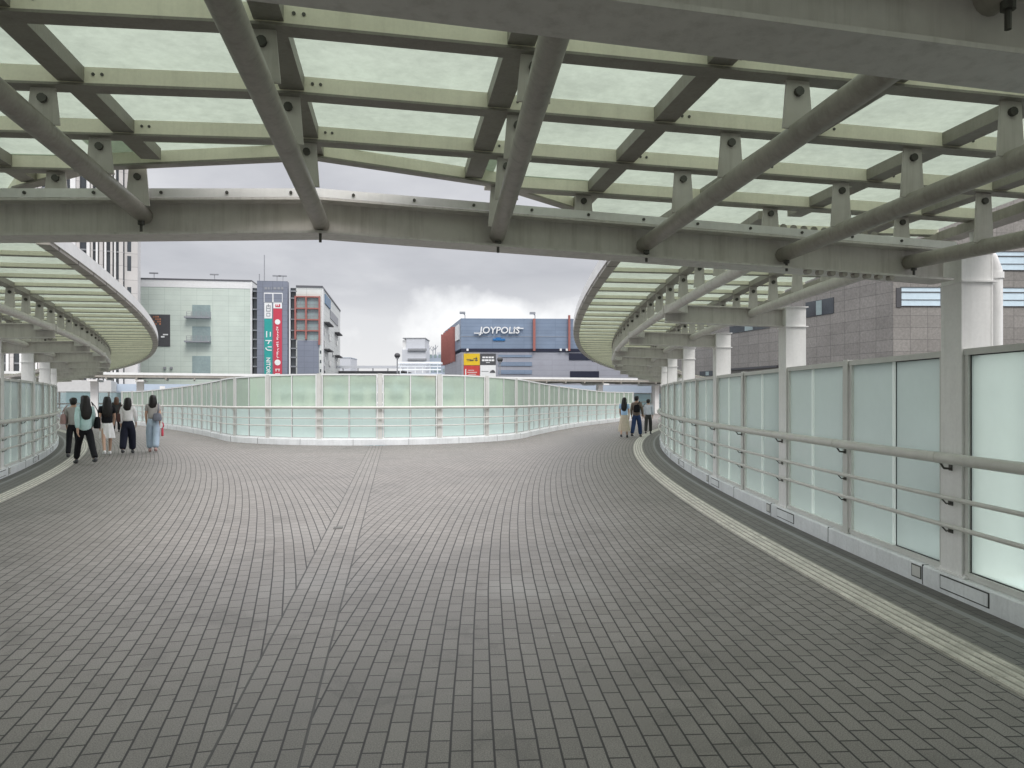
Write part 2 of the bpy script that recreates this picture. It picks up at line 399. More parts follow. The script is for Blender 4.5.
# ------------------------------------------------------------------ glass screen walls
def screen_wall(root, path, stops, smin, smax, hfn, hrfn, cols, cdim=False, glass=None, lower=None, near=60, kerb=(0.0, -0.34, 0.17), hatch=None, post_w=0.05, mullm=None, framem=None, jambm=None, postm=None):
    kd0, kd1, kh = kerb
    mullm = mullm or JOINT; framem = framem or FRAME; jambm = jambm or framem; postm = postm or framem
    fine = frange(smin, smax, int((smax-smin)/0.45))
    k = MB(); k.path_sweep(path, fine, [(kd0, 0), (kd0, kh-0.012), (kd0-0.012, kh), (kd1, kh), (kd1, 0)])
    kb = k.build('kerb', KERBM, root, smooth=False)
    s = smin+0.4                               # kerb joints
    while s < min(smax, near):
        j = MB(); j.lbox(path(s), -0.004, 0.004, kd0-0.05, kd0+0.0025, 0.004, kh+0.002); s += 1.83
        j.build('joint', DARK, kb)
    gd = -0.085
    # continuous top and bottom rails
    t = MB(); rings = []
    for s in fine:
        P, T, N = path(s); h = hfn(s)
        rings.append([P+N*n+Vector((0, 0, h+z)) for n, z in ((gd-0.03, -0.05), (gd+0.03, -0.05), (gd+0.03, 0.0), (gd-0.03, 0.0))])
    t.sweep(rings); t.build('top_rail', framem, root)
    t = MB(); t.path_sweep(path, fine, [(gd-0.028, kh+0.002), (gd+0.028, kh+0.002), (gd+0.028, kh+0.05), (gd-0.028, kh+0.05)]); t.build('bottom_rail', framem, root)
    # handrails
    hr = MB(); rings = []
    for s in fine:
        P, T, N = path(s); z = hrfn(s)
        rings.append([P+N*(0.05+0.045*math.cos(2*PI*i/14))+Vector((0, 0, z+0.045*math.sin(2*PI*i/14))) for i in range(14)])
    hr.sweep(rings); hro = hr.build('handrail', RAILP, root, smooth=True)
    for f in (0.715, 0.515):
        hr = MB(); rings = []
        for s in fine:
            P, T, N = path(s); z = hrfn(s)*f
            rings.append([P+N*(0.035+0.019*math.cos(2*PI*i/8))+Vector((0, 0, z+0.019*math.sin(2*PI*i/8))) for i in range(8)])
        hr.sweep(rings); hr.build('lower_rail', RAILP, root, smooth=True)
    for s in stops:
        if s < smin-0.01 or s > smax+0.01: continue
        fr = path(s); h = hfn(s); hz = hrfn(s)
        iscol = cols(s)
        if not iscol:
            p = MB()
            p.lbox(fr, -post_w, post_w, -0.05, -0.04, kh, h+0.012); p.lbox(fr, -post_w, post_w, -0.16, -0.15, kh, h+0.012)
            p.lbox(fr, -0.006, 0.006, -0.15, -0.05, kh, h+0.01)
            p.lbox(fr, -post_w-0.03, post_w+0.03, -0.19, -0.02, kh+0.0015, kh+0.012)
            po = p.build('post', postm, root)
        face = -0.04
        if s < near:
            b = MB()
            for z in (hz*0.715, hz*0.515):               # little stirrup brackets of the lower rails
                b.tube([fr[0]+fr[2]*face+Vector((0, 0, z-0.05))-fr[1]*0.0, fr[0]+fr[2]*0.0+Vector((0, 0, z-0.055)), fr[0]+fr[2]*0.035+Vector((0, 0, z-0.017))], 0.006, 6)
                b.lbox(fr, -0.03, 0.03, face-0.001, face+0.006, z-0.07, z-0.035)
            b.tube([fr[0]+fr[2]*face+Vector((0, 0, hz-0.09)), fr[0]+fr[2]*0.02+Vector((0, 0, hz-0.085)), fr[0]+fr[2]*0.05+Vector((0, 0, hz-0.04))], 0.009, 8)
            b.lbox(fr, -0.02, 0.02, face-0.001, face+0.008, hz-0.105, hz-0.055)
            b.build('bracket', BOLT if not cdim else RAILP, root)
            c = MB(); P, T, N = path(s+0.03); q = P+N*0.05+Vector((0, 0, hz))
            c.disc(q, 0.0475, 0.012, T, 14); c.build('sleeve', RAILP, hro, smooth=True)
        if hatch and s < near and hatch(s):
            q = MB(); off = 0.35
            q.lbox(path(s-0.22), -0.30, 0.30, kd0-0.002, kd0+0.003, 0.035, kh-0.02); q.build('hatch_gap', DARK, kb)
            q = MB(); q.lbox(path(s-0.22), -0.288, 0.288, kd0-0.002, kd0+0.006, 0.045, kh-0.03); q.build('hatch', KERBM, kb)
            q = MB(); q.lbox(path(s+0.42), -0.075, 0.075, kd0-0.002, kd0+0.0035, 0.04, kh-0.02); q.build('socket_plate', BOLT, kb)
            q = MB(); q.lbox(path(s+0.42), -0.062, 0.062, kd0-0.002, kd0+0.006, 0.05, kh-0.03); q.build('socket_lid', FRAME, kb)
    # glass between the posts: two panes a bay, frames beside each post, a mullion in the middle
    st = [s for s in stops if smin-0.01 <= s <= smax+0.01]
    for a, b in zip(st[:-1], st[1:]):
        ea = (0.145 if cols(a) else post_w+0.012); eb = (0.145 if cols(b) else post_w+0.012)
        m = (a+b)/2
        A = path(a); B = path(b); M = path(m)
        def chord(s):                                    # point and frame on the bay's own curve
            return path(s)
        jam = MB()
        for s0, w in ((a+ea+0.02, 0.02), (b-eb-0.02, 0.02)):
            jam.lbox(path(s0), -w, w, gd-0.026, gd+0.026, kh+0.05, hfn(s0)-0.05)
        jam.build('jamb', jambm, root)
        mu = MB(); mu.lbox(M, -0.018, 0.018, gd-0.02, gd+0.02, kh+0.05, hfn(m)-0.05); mu.build('mullion', mullm, root)
        for s0, s1 in ((a+ea+0.04, m-0.018), (m+0.018, b-eb-0.04)):
            def pane(z0f, z1f, name, mt):
                g = MB(); rr = []
                for s in (s0, (s0+s1)/2, s1):
                    P, T, N = path(s)
                    rr.append([P+N*gd+Vector((0, 0, z0f(s))), P+N*gd+Vector((0, 0, z1f(s)))])
                g.sweep(rr, closed=False); ob = g.build(name, mt, root)
                if (s0 < near*0.4):                      # dark gasket round near panes
                    k2 = MB()
                    for sa, sb in ((s0, s0+0.008), (s1-0.008, s1)):
                        k2.lbox(path((sa+sb)/2), -0.004, 0.004, gd-0.006, gd+0.006, z0f(sa), z1f(sa))
                    L = (path(s1)[0]-path(s0)[0]).length/2
                    Pm = path((s0+s1)/2)
                    k2.lbox(Pm, -L, L, gd-0.006, gd+0.006, z0f(s0), z0f(s0)+0.008); k2.lbox(Pm, -L, L, gd-0.006, gd+0.006, z1f(s0)-0.008, z1f(s0))
                    k2.build('gasket', DARK, ob)
            if lower:
                zm = lambda s: hrfn(s)+0.0
                pane(lambda s: kh+0.05, lambda s: zm(s)-0.015, 'lower_pane', lower)
                pane(lambda s: zm(s)+0.015, lambda s: hfn(s)-0.05, 'upper_pane', glass)
            else:
                pane(lambda s: kh+0.05, lambda s: hfn(s)-0.05, 'glass_pane', glass)
        if lower:
            tr = MB(); rr = []
            for s in frange(a+ea, b-eb, 4):
                P, T, N = path(s); z = hrfn(s)
                rr.append([P+N*n+Vector((0, 0, z+q)) for n, q in ((gd-0.018, -0.016), (gd+0.018, -0.016), (gd+0.018, 0.016), (gd-0.018, 0.016))])
            tr.sweep(rr); tr.build('transom', mullm, root)

S1, BAY = 11.34, 3.67
SWALL = 48.5
stops = [S1 + BAY/2*k for k in range(-4, 21)]
iscol = lambda s: abs(((s-S1)/BAY) - round((s-S1)/BAY)) < 0.05
for sd in (1, -1):
    P = ArcPath(sd)
    root = thing('glass_screen_wall', 'curved frosted glass screen wall with grey handrails on a pale kerb, rising close beside the white line at the near right' if sd > 0
                 else 'curved frosted glass screen wall with grey handrails behind the group of women with handbags', 'wall', W(*arc(S1, 0, sd)))
    screen_wall(root, P, stops, stops[0]-0.05, stops[-1]+0.05, lambda s: 1.98, lambda s: 1.11, iscol, glass=WALLG, hatch=iscol, near=30)
def hn(s):  return 2.37 - 0.44*min(1, max(0, (abs(s)-3)/22.0))
def hrn(s): return 1.25 - 0.13*min(1, max(0, (abs(s)-3)/22.0))
NB = 2.05
nstops = [0.12+NB*k for k in range(-14, 16)]
root = thing('glass_screen_wall', 'rounded glass screen wall dividing the two walkways, white framed with pale green panes', 'wall', W(24.95, 0))
screen_wall(root, NOSE, nstops, nstops[0]-0.03, nstops[-1]+0.03, hn, hrn, lambda s: False, cdim=True, glass=NOSEUP, lower=NOSELO, near=40, kerb=(0.0, -0.4, 0.2), post_w=0.075, mullm=WHITEF, framem=WHITEF, postm=FRAME)

# ------------------------------------------------------------------ roofs
def drop(s): return -0.006*max(0, s-13)                  # the roof falls gently along the branches
def zroof(d): return 3.02 + 0.024*d                      # underside of the purlins
def z_near(v): return 3.138 - 0.024*abs(v-0.1)
VR, VUC = nose(4.85, R+2.5)                              # rounded end of the opening between the roofs
def h_column(root, fr, z1):
    c = MB()
    c.lbox(fr, -0.135, 0.135, -0.055, -0.04, 0.17, z1); c.lbox(fr, -0.135, 0.135, -0.295, -0.28, 0.17, z1)
    c.lbox(fr, -0.009, 0.009, -0.28, -0.055, 0.17, z1)
    c.lbox(fr, -0.132, -0.122, -0.28, -0.055, 0.19, z1-0.001)                 # cover plate towards the street
    co = c.build('column', COLW, root)
    b = MB(); b.lbox(fr, -0.19, 0.19, -0.33, -0.02, 0.1712, 0.186)
    for a in (-0.155, 0.155):
        for n in (-0.06, -0.27): b.disc(fr[0]+fr[1]*a+fr[2]*n+Vector((0, 0, 0.192)), 0.016, 0.022, (0, 0, 1), 8)
    b.build('base_plate', COLW, co)
    b = MB()
    for z in (z1-0.25, z1): b.lbox(fr, -0.155, 0.155, -0.32, -0.03, z-0.006, z+0.006)
    b.build('cap_plate', COLW, co)
    return co
def tab(root, P, T, z0, z1, w=0.06):
    """bracket plate standing on a tube, a bolt through it"""
    m = MB(); N = Vector((-T.y, T.x, 0))
    fn = lambda k, p: P + N*p[0] + T*(0.006 if k else -0.006) + Vector((0, 0, p[1]))
    zc = z1 - 0.055
    m.prism([(-w*1.25, z0), (w*1.25, z0), (w*0.9, z1), (-w*0.9, z1)], fn)
    o = m.build('bracket', BEAMP, root)
    b = MB(); b.disc(P+Vector((0, 0, z1-0.075)), 0.022, 0.05, T, 10); b.build('bolt', BOLT, o)
    return o
def ibeam_pts(m, pts, depth, fw, tw=0.012, ft=0.016):
    """I-beam through world points given at the underside"""
    for a, b in zip(pts[:-1], pts[1:]):
        up = Vector((0, 0, 1))
        m.bar(a+up*ft/2, b+up*ft/2, fw, ft); m.bar(a+up*(depth-ft/2), b+up*(depth-ft/2), fw, ft)
        m.bar(a+up*depth/2, b+up*depth/2, tw, depth-2*ft)

# --- the roof over the plaza (camera stands under it)
root = thing('plaza_canopy', 'broad low canopy of frosted glass panels on pitched steel beams and round tubes right overhead', 'canopy', W(5.31, 5.0))
def zb(v): return 2.735 - 0.043*abs(v-0.1)
for ub in (5.31, 2.0, -1.3, -4.6):
    m = MB(); vw = v_wall(ub)
    pts = [W(ub, v, zb(v)) for v in (-vw+0.03, 0.1, vw-0.03)]
    ibeam_pts(m, pts, 0.245, 0.24)
    bo = m.build('beam', BEAMP, root)
    m = MB()                                            # flat cover strip along the top, bolted
    ys = -0.11
    m.bar(W(ub-0.114, -vw, zb(-vw)+0.277), W(ub-0.114, 0.1, zb(0.1)+0.277), 0.008, 0.058); m.bar(W(ub-0.114, 0.1, zb(0.1)+0.277), W(ub-0.114, vw, zb(vw)+0.277), 0.008, 0.058)
    m.build('cover_strip', COLW, bo)
    m = MB()
    v = -vw+0.3
    while v < vw-0.2:
        m.disc(W(ub-0.12, v, zb(v)+0.277), 0.011, 0.014, W(1, 0)-W(0, 0), 8); v += 0.42
    m.build('bolt', BOLT, bo)
    m = MB()                                            # stiffeners where the tubes meet
    for v in (-2.4, 0, 2.4):
        for sx in (-1, 1): m.bar(W(ub+sx*0.06, v+0.09, zb(v)+0.018), W(ub+sx*0.06, v+0.09, zb(v)+0.226), 0.01, 0.10, up=W(1, 0)-W(0, 0))
TV = {-4: (-4.55, 0.0, 2.66, -0.03), -3: (-3.45, 0.01, 2.70, 0.02), -2: (-2.35, 0.03, 2.76, 0.035), -1: (-1.07, 0.0, 2.83, 0.04), 0: (0.10, 0.015, 2.81, 0.03),
      1: (1.35, 0.063, 2.775, 0.04), 2: (2.46, 0.0, 2.74, 0.035), 3: (3.58, 0.0, 2.70, 0.02), 4: (4.66, 0.0, 2.675, -0.04)}   # v at the beam, fan, height, tilt
def tubev(k, u): return TV[k][0] + TV[k][1]*(u-5.31)
def tubez(k, u): return TV[k][2] + TV[k][3]*(5.31-u)
RV = {-5: -4.75, -4: -3.80, -3: -2.85, -2: -1.90, -1: -0.93, 0: 0.10, 1: 1.15, 2: 2.06, 3: 2.92, 4: 3.80, 5: 4.75}
PU = [4.52 - 0.70*i for i in range(18)]
for k in range(-4, 5):
    m = MB()
    ul = frange(-7.5, 5.29, 16)
    pts = [W(u, tubev(k, u), tubez(k, u)) for u in ul]
    T = (pts[-1]-pts[-2]).normalized()
    m.tube(pts + [pts[-1]+T*0.02], 0.056, 16, rfn=lambda i: 0.056 if i < len(pts) else 0.042)
    m.build('tube', STEEL, root, smooth=True)
    for ub in (5.31, 2.0):
        m = MB(); v = tubev(k, ub-0.07); q = W(ub-0.085, v, tubez(k, ub)-0.09)
        m.disc(q+Vector((0, 0, 0.03)), 0.022, 0.03, (0, 0, 1), 10); m.disc(q-Vector((0, 0, 0.0)), 0.010, 0.09, (0, 0, 1), 8)
        m.build('tie_bolt', BOLT, root)
    for u in PU[:7]:
        v = tubev(k, u); P = W(u, v)
        tab(root, P, W(1, 0)-W(0, 0), tubez(k, u)+0.03, z_near(v)+0.008)
for k in range(-5, 6):                                  # flat rafters between the glass sheets
    v = RV[k]; ue = VUC-math.sqrt(VR*VR-v*v)-0.04 if abs(v) < VR-0.05 else (7.2 if abs(k) == 3 else 5.5)
    m = MB()
    for a, b_ in ((-7.4, 0), (0, ue)): m.bar(W(a, v, z_near(v)+0.044), W(b_, v, z_near(v)+0.044), 0.12, 0.073)
    m.build('rafter', RAFT, root)
def purlin_line(m, u, v0, v1, w=0.085, h=0.08):
    vs = [v0] + ([0.1] if v0 < -0.01 < 0.01 < v1 else []) + [v1]
    for a, b in zip(vs[:-1], vs[1:]):
        m.bar(W(u, a, z_near(a)+h/2), W(u, b, z_near(b)+h/2), w, h)
for u in PU:
    m = MB(); vw = v_wall(u)+0.30
    purlin_line(m, u, -vw, vw)
    po = m.build('purlin', STEEL_UP, root)
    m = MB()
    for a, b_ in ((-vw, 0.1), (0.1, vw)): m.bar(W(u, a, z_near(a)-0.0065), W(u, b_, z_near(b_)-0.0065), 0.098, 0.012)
    m.build('underside_shade', RAFT, po)  # dark strip added under the purlin to stand in for its shaded underside
    if u > 2:
        m = MB()
        for k in range(-4, 5):
            for dv in (0.10, 0.14):
                v = RV[k]+dv
                m.disc(W(u-0.0435, v, z_near(v)+0.045), 0.008, 0.008, W(1, 0)-W(0, 0), 8)
        m.build('rivet', BOLT, po)
UE = 5.22
for sg in (-1, 1):
    ve = sg*(v_wall(UE)+0.3)
    m = MB(); m.bar(W(UE, sg*1.25, z_near(sg*1.25)+0.04), W(UE, ve, z_near(ve)+0.04), 0.085, 0.08)
    po = m.build('purlin', STEEL_UP, root)
    m = MB(); m.bar(W(UE, sg*1.25, z_near(sg*1.25)-0.0065), W(UE, ve, z_near(ve)-0.0065), 0.098, 0.012); m.build('underside_shade', RAFT, po)  # edge purlin's underside shade, put in as a dark strip
    for v in ((1.98, 3.45, 4.56) if sg > 0 else (-1.6, -3.0, -4.3)):
        tab(root, W(5.235, v), W(1, 0)-W(0, 0), zb(v)+0.242, z_near(v)+0.02)
    k = sg; v = tubev(k, 5.15); tab(root, W(5.16, v), W(1, 0)-W(0, 0), tubez(k, 5.15)+0.03, z_near(v)+0.02)
# rounded front edge of the glass over the opening
ed = MB(); pts = []
EV = [-2.6, -2.0, -1.3, 0.10, 1.30, 2.0, 2.6]
for vE in EV:
    f = math.asin(vE/VR)
    uu = VUC - VR*math.cos(f); vv = VR*math.sin(f)
    pts.append((uu, vv, f))
rings = []
for uu, vv, f in pts:
    nn = W(-math.cos(f), math.sin(f)) - W(0, 0)          # outwards, onto the roof
    P = W(uu, vv); z = z_near(vv)
    rings.append([P+Vector((0, 0, z+0.0)), P+nn*0.055+Vector((0, 0, z+0.0)), P+nn*0.055+Vector((0, 0, z+0.082)), P+Vector((0, 0, z+0.10)), P-nn*0.012+Vector((0, 0, z+0.10))])
ed.sweep(rings); eo = ed.build('edge_trim', STEEL_UP, root)
ed = MB(); ed.sweep([[r[0]+Vector((0, 0, -0.014)), r[1]+(r[1]-r[0])*0.5+Vector((0, 0, -0.014)), r[1]+(r[1]-r[0])*0.5+Vector((0, 0, -0.001)), r[0]+Vector((0, 0, -0.001))] for r in rings]); ed.build('underside_shade', RAFT, eo)  # dark strip below the trim, shade given as colour
# glass: one sheet per bay between rafters and purlins
vb = [-99] + list(range(-5, 6)) + [99]
rest = MB()
rows = [4.87] + PU
for r0, r1 in zip(rows[:-1], rows[1:]):
    for ka, kb_ in zip(vb[:-1], vb[1:]):
        def vv(k, u):
            if k == -99: return -(v_wall(u)+0.3)
            if k == 99: return v_wall(u)+0.3
            return RV[k]
        z = 0.0835
        def P(u, v): return W(u, v, z_near(v)+z)
        rt = UE if (r1 == PU[0] and (kb_ <= -1 or ka >= 1)) else r0
        quad = [P(r1, vv(ka, r1)), P(r1, vv(kb_, r1)), P(rt, vv(kb_, rt)), P(rt, vv(ka, rt))]
        if r1 > 1.6:
            g = MB(); g.poly(quad); g.build('glass_panel', ROOFG, root)
        else: rest.poly(quad)
o = rest.build('glass_panel', ROOFG, root); o['kind'] = 'stuff'
# glass between the last straight purlin and the rounded opening
for sg in (-1, 1):
    prev = None
    fs = [math.asin(abs(q)/VR) for q in (sorted(EV) if sg > 0 else sorted(EV, reverse=True)) if q*sg > 0.05 and abs(q) < 2.3]
    if sg < 0: fs = [math.asin(-0.10/VR)] + fs
    g = MB()
    for f0, f1 in zip(fs[:-1], fs[1:]):
        p0 = (VUC-VR*math.cos(f0), sg*VR*math.sin(f0)); p1 = (VUC-VR*math.cos(f1), sg*VR*math.sin(f1))
        bu = 5.17 if min(abs(p0[1]), abs(p1[1])) > 1.1 else 4.86
        q0 = (bu, p0[1]); q1 = (bu, p1[1])
        P = lambda a: W(a[0], a[1], z_near(a[1])+0.0845)
        g.poly([P(q0), P(q1), P(p1), P(p0)])
    g.build('glass_panel', ROOFG, root)
# tie rod and clamp seen at the near beam
m = MB(); a = W(1.88, tubev(3, 1.88)); 
for sd in (1, -1):
    P = ArcPath(sd)
    s = R*math.asin((5.31-U0)/R)
    co = h_column(root, P(S1), 2.735-0.043*5.0+0.245)
    for ub in (2.0, -1.3):
        h_column(root, P(R*math.asin((ub-U0)/R)), 2.735-0.043*4.9+0.245)
    gu = MB(); gu.path_sweep(P, frange(0.5, S1+0.3, 14), [(-0.30, 2.93), (-0.14, 2.93), (-0.14, 3.0), (-0.16, 3.0), (-0.16, 2.95), (-0.28, 2.95), (-0.28, 3.06), (-0.30, 3.06)])
    gu.build('gutter', STEEL, root)
    f5 = P(S1)
    dp = MB(); base = f5[0]-f5[2]*0.40-f5[1]*0.02
    dp.tube([base+f5[2]*0.17+Vector((0, 0, 2.93)), base+f5[2]*0.17+Vector((0, 0, 2.86)), base+f5[2]*0.04+Vector((0, 0, 2.72)), base+Vector((0, 0, 2.62)), base+Vector((0, 0, 0.18))], 0.045, 12)
    dpo = dp.build('downpipe', COLW, root, smooth=True)
    dp = MB(); dp.disc(base+Vector((0, 0, 2.58)), 0.055, 0.05, (0, 0, 1), 14); dp.build('collar', COLW, dpo, smooth=True)
# toothed bird strips on the right end of the front beam
for v0, v1, zz in ((3.55, 4.35, 0.31), (3.75, 4.5, -0.012)):
    v = v0
    while v < v1:
        z = zb(v)+zz; sp = MB()
        if zz > 0: sp.disc(W(5.22, v, z), 0.030, 0.006, W(1, 0)-W(0, 0), 10)
        else: sp.disc(W(5.22, v, z), 0.022, 0.05, W(1, 0)-W(0, 0), 10)
        sp.build('spacer', STEEL, root)
        v += 0.085 if zz > 0 else 0.10

# --- the two canopies along the branches
def d_edge(s, sd):
    """how far the roof reaches inwards at s: 2.5 m, less where the rounded opening cuts it... more before it"""
    d = 2.4 if sd > 0 else 2.64
    u, v = arc(s, 2.5, 1)
    if u < VUC - 0.1:
        best = 2.5; q = 0.0
        while q < 4.8:
            uu, v2 = arc(s, q, 1)
            if uu > VUC - VR - 0.01 and (uu-VUC)**2 + v2*v2 < VR*VR: return q
            if v2 < 0.05: return q
            q += 0.01
    return d
SC1 = 56.0
for sd in (1, -1):
    P = ArcPath(sd)
    root = thing('walkway_canopy', 'curving green glass canopy on white columns sweeping away over the walkway with three people' if sd > 0
                 else 'curving green glass canopy sweeping away above the women walking beside the striped tower', 'canopy', W(*arc(S1+BAY, 0, sd)))
    def ZZ(s, d): return zroof(d) + drop(s)
    fine = frange(S1+0.12, SC1, 90)
    for d, nm in ((1.43, 'tube'), (0.36, 'tube')):
        m = MB(); m.path_tube(P, fine, d, 2.90-0.043*(5.0-d)+0.0, 0.056, 14, zfn=drop); m.build('tube', BEAMP, root, smooth=True)  # lighter colour than the plaza tubes' paint stands in for brighter light here
    for d in (1.43, 0.36):
        m = MB(); m.path_sweep(P, fine, [(d-0.06, zroof(d)+0.004), (d+0.06, zroof(d)+0.004), (d+0.06, zroof(d)+0.07), (d-0.06, zroof(d)+0.07)], zfn=drop); m.build('rafter', RAFT, root)
    # purlins and glass
    s = S1 + 0.62; sl = []
    while s < SC1: sl.append(s); s += 0.745
    prev = S1 - 0.02
    for i, s in enumerate(sl):
        fr = P(s); de = d_edge(s, sd)
        m = MB(); a = fr[0]-fr[2]*0.3; b = fr[0]+fr[2]*(de-0.02); up = Vector((0, 0, 0.0535))
        m.bar(a+Vector((0, 0, ZZ(s, -0.3)))+up, b+Vector((0, 0, ZZ(s, de)))+up, 0.045, 0.045)
        po = m.build('purlin', STEEL_UP, root)
        if i < 70:
            m = MB(); up = Vector((0, 0, 0.025)); m.bar(a+Vector((0, 0, ZZ(s, -0.3)))+up, b+Vector((0, 0, ZZ(s, de)))+up, 0.055, 0.010); m.build('underside_shade', RAFT, po)  # thin dark strip added as painted shade beneath the purlin
        g = MB(); f0 = P(prev); dp_ = de if i == 0 else d_edge(prev, sd)
        if i == 0:
            Q = lambda u_, v_: W(u_, sd*v_, z_near(v_)+0.0835)
            uc = VUC-math.sqrt(VR*VR-2.0*2.0)
            g.poly([Q(UE, v_wall(UE)+0.3), Q(UE, 2.0), Q(uc, 2.0), fr[0]+fr[2]*(de-0.02)+Vector((0, 0, ZZ(s, de)+0.0785)), fr[0]-fr[2]*0.3+Vector((0, 0, ZZ(s, -0.3)+0.0785))])
            g.build('glass_panel', ROOFG, root); prev = s
            continue
        zz = lambda ss, dd: Vector((0, 0, ZZ(ss, dd)+0.0785))
        if dp_ < 4.5:
            g.poly([f0[0]-f0[2]*0.3+zz(prev, -0.3), f0[0]+f0[2]*(dp_-0.02)+zz(prev, dp_), fr[0]+fr[2]*(de-0.02)+zz(s, de), fr[0]-fr[2]*0.3+zz(s, -0.3)])
            g.build('glass_panel', ROOFG, root)
        else: g.bm.free()
        prev = s
        if i < 49:
            for d in (1.43, 0.36):
                z0 = 2.90-0.043*(5.0-d)+drop(s)+0.05
                tab(root, fr[0]+fr[2]*d, fr[1], z0, ZZ(s, d)+0.02, 0.05)
    # inner fascia: dark soffit strip with a pale upstand
    st = S1+1.9
    ss = frange(st, SC1, 80)
    m = MB(); dd = 2.4 if sd > 0 else 2.64
    m.path_sweep(P, ss, [(dd-0.085, zroof(dd)-0.035), (dd+0.03, zroof(dd)-0.035), (dd+0.03, zroof(dd)+0.125), (dd+0.0, zroof(dd)+0.125), (dd+0.0, zroof(dd)+0.09), (dd-0.085, zroof(dd)+0.0)], zfn=drop)
    fo = m.build('fascia', STEEL, root)
    m = MB(); m.path_sweep(P, ss, [(dd+0.031, zroof(dd)-0.0), (dd+0.045, zroof(dd)-0.0), (dd+0.045, zroof(dd)+0.14), (dd+0.031, zroof(dd)+0.14)], zfn=drop); m.build('upstand', COLW, fo)
    s = st+0.3
    while s < 34:
        m = MB(); m.lbox(P(s), -0.005, 0.005, dd-0.088, dd+0.034, zroof(dd)-0.038+drop(s), zroof(dd)-0.0+drop(s)); s += 0.745
        m.build('joint', BOLT, fo)
    m = MB(); m.path_sweep(P, frange(S1+0.35, SC1, 80), [(-0.30, 2.93), (-0.14, 2.93), (-0.14, 3.0), (-0.16, 3.0), (-0.16, 2.95), (-0.28, 2.95), (-0.28, 3.06), (-0.30, 3.06)], zfn=drop); m.build('gutter', STEEL, root)
    # columns with their arms
    k = 1
    while S1+BAY*k < SC1:
        s = S1+BAY*k; fr = P(s); z1 = 2.52+0.245+drop(s)
        h_column(root, fr, z1)
        q = lambda d, z: fr[0]+fr[2]*d+Vector((0, 0, z))
        a0, a1 = -0.04, 1.43
        zt = lambda d: z1-0.245+0.043*(d+0.04)
        m = MB(); ibeam_pts(m, [q(a0, zt(a0)), q(a1+0.05, zt(a1))], 0.235, 0.15)
        ao = m.build('arm', BEAMP, root)
        m = MB()                                        # flared gusset that clasps the inner tube
        T = fr[1]
        zc = 2.90-0.043*(5.0-1.43)+drop(s)
        for sg in (-1, 1):
            a = q(1.43, zc)+T*sg*0.04; b = q(1.43, zc)+T*sg*0.34
            m.prism([(0, 0)], lambda k_, p: a) if False else None
            m.hexa([q(1.20, zc-0.05)+T*sg*0.06, q(1.38, zc-0.05)+T*sg*0.36, q(1.46, zc-0.05)+T*sg*0.36, q(1.5, zc-0.05)+T*sg*0.02,
                    q(1.20, zc+0.05)+T*sg*0.06, q(1.38, zc+0.05)+T*sg*0.36, q(1.46, zc+0.05)+T*sg*0.36, q(1.5, zc+0.05)+T*sg*0.02])
        m.build('gusset', BEAMP, ao)
        k += 1

# --- low canopy across the far end
A, B = (-34.6, 49.55), (20.7, 73.0)
LP = LinePath(A, B)
root = thing('crossing_canopy', 'long flat white edged canopy across the far end of the walkways', 'canopy', (A[0], A[1], 0))
m = MB(); m.path_sweep(LP, [0, LP.L], [(0, 2.98), (0, 3.28), (-0.06, 3.32), (-4.4, 3.32), (-4.4, 2.98)][::1]); m.build('roof', STEEL, root)
m = MB(); m.path_sweep(LP, [0, LP.L], [(0.005, 3.16), (0.03, 3.16), (0.03, 3.335), (0.005, 3.335)]); m.build('fascia', WHITEF, root)
s = 1.0
while s < LP.L:
    m = MB(); m.lbox(LP(s), -0.06, 0.06, -4.3, -0.02, 2.84, 2.979); m.build('rafter', STEEL, root); s += 1.9
for px_ in (92, 139, 230, 330, 430, 520, 607, 664):
    k_ = (px_-512)/F; t_ = (A[0]-k_*A[1])/(k_*(B[1]-A[1])-(B[0]-A[0])); s = t_*LP.L
    m = MB(); m.lbox(LP(s), -0.24, 0.24, -1.6, -1.15, 0.0, 2.838); co = m.build('column', COLW, root)
    m = MB(); m.lbox(LP(s), -0.30, 0.30, -4.2, -0.1, 2.70, 2.837); m.build('arm', COLW, root)
# rail and glass behind it
LB = LinePath((A[0]-1.75, A[1]+4.15), (B[0]-1.75+4, B[1]+4.15+1.7))
root = thing('glass_screen_wall', 'distant glazed parapet with rails under the long flat canopy', 'wall', LB.a)
nb = 20
fst = frange(0, LB.L, nb)
m = MB(); m.path_sweep(LB, [0, LB.L], [(0.1, -0.002), (0.1, 0.25), (-0.2, 0.25), (-0.2, -0.002)]); m.build('kerb', KERBM, root)
for z, r in ((1.1, 0.05), (0.8, 0.025), (0.55, 0.025)):
    m = MB(); m.path_tube(LB, [0, LB.L], 0.12, z, r, 8); m.build('handrail', RAILP, root, smooth=True)
CL = sheet_glass('parapet_glass', (0.62, 0.78, 0.80), 0.6, 0.55, 0.1, 0.05)
for a, b in zip(fst[:-1], fst[1:]):
    m = MB(); m.lbox(LB(a), -0.06, 0.06, -0.08, 0.04, 0.251, 1.95); m.build('post', FRAME, root)
    m = MB(); rr = [[LB(q)[0]+Vector((0, 0, 0.27)), LB(q)[0]+Vector((0, 0, 1.93))] for q in (a+0.07, b-0.07)]; m.sweep(rr, closed=False); m.build('glass_pane', CL, root)
m = MB(); m.path_sweep(LB, [0, LB.L], [(-0.04, 1.951), (0.04, 1.951), (0.04, 2.0), (-0.04, 2.0)]); m.build('top_rail', FRAME, root)

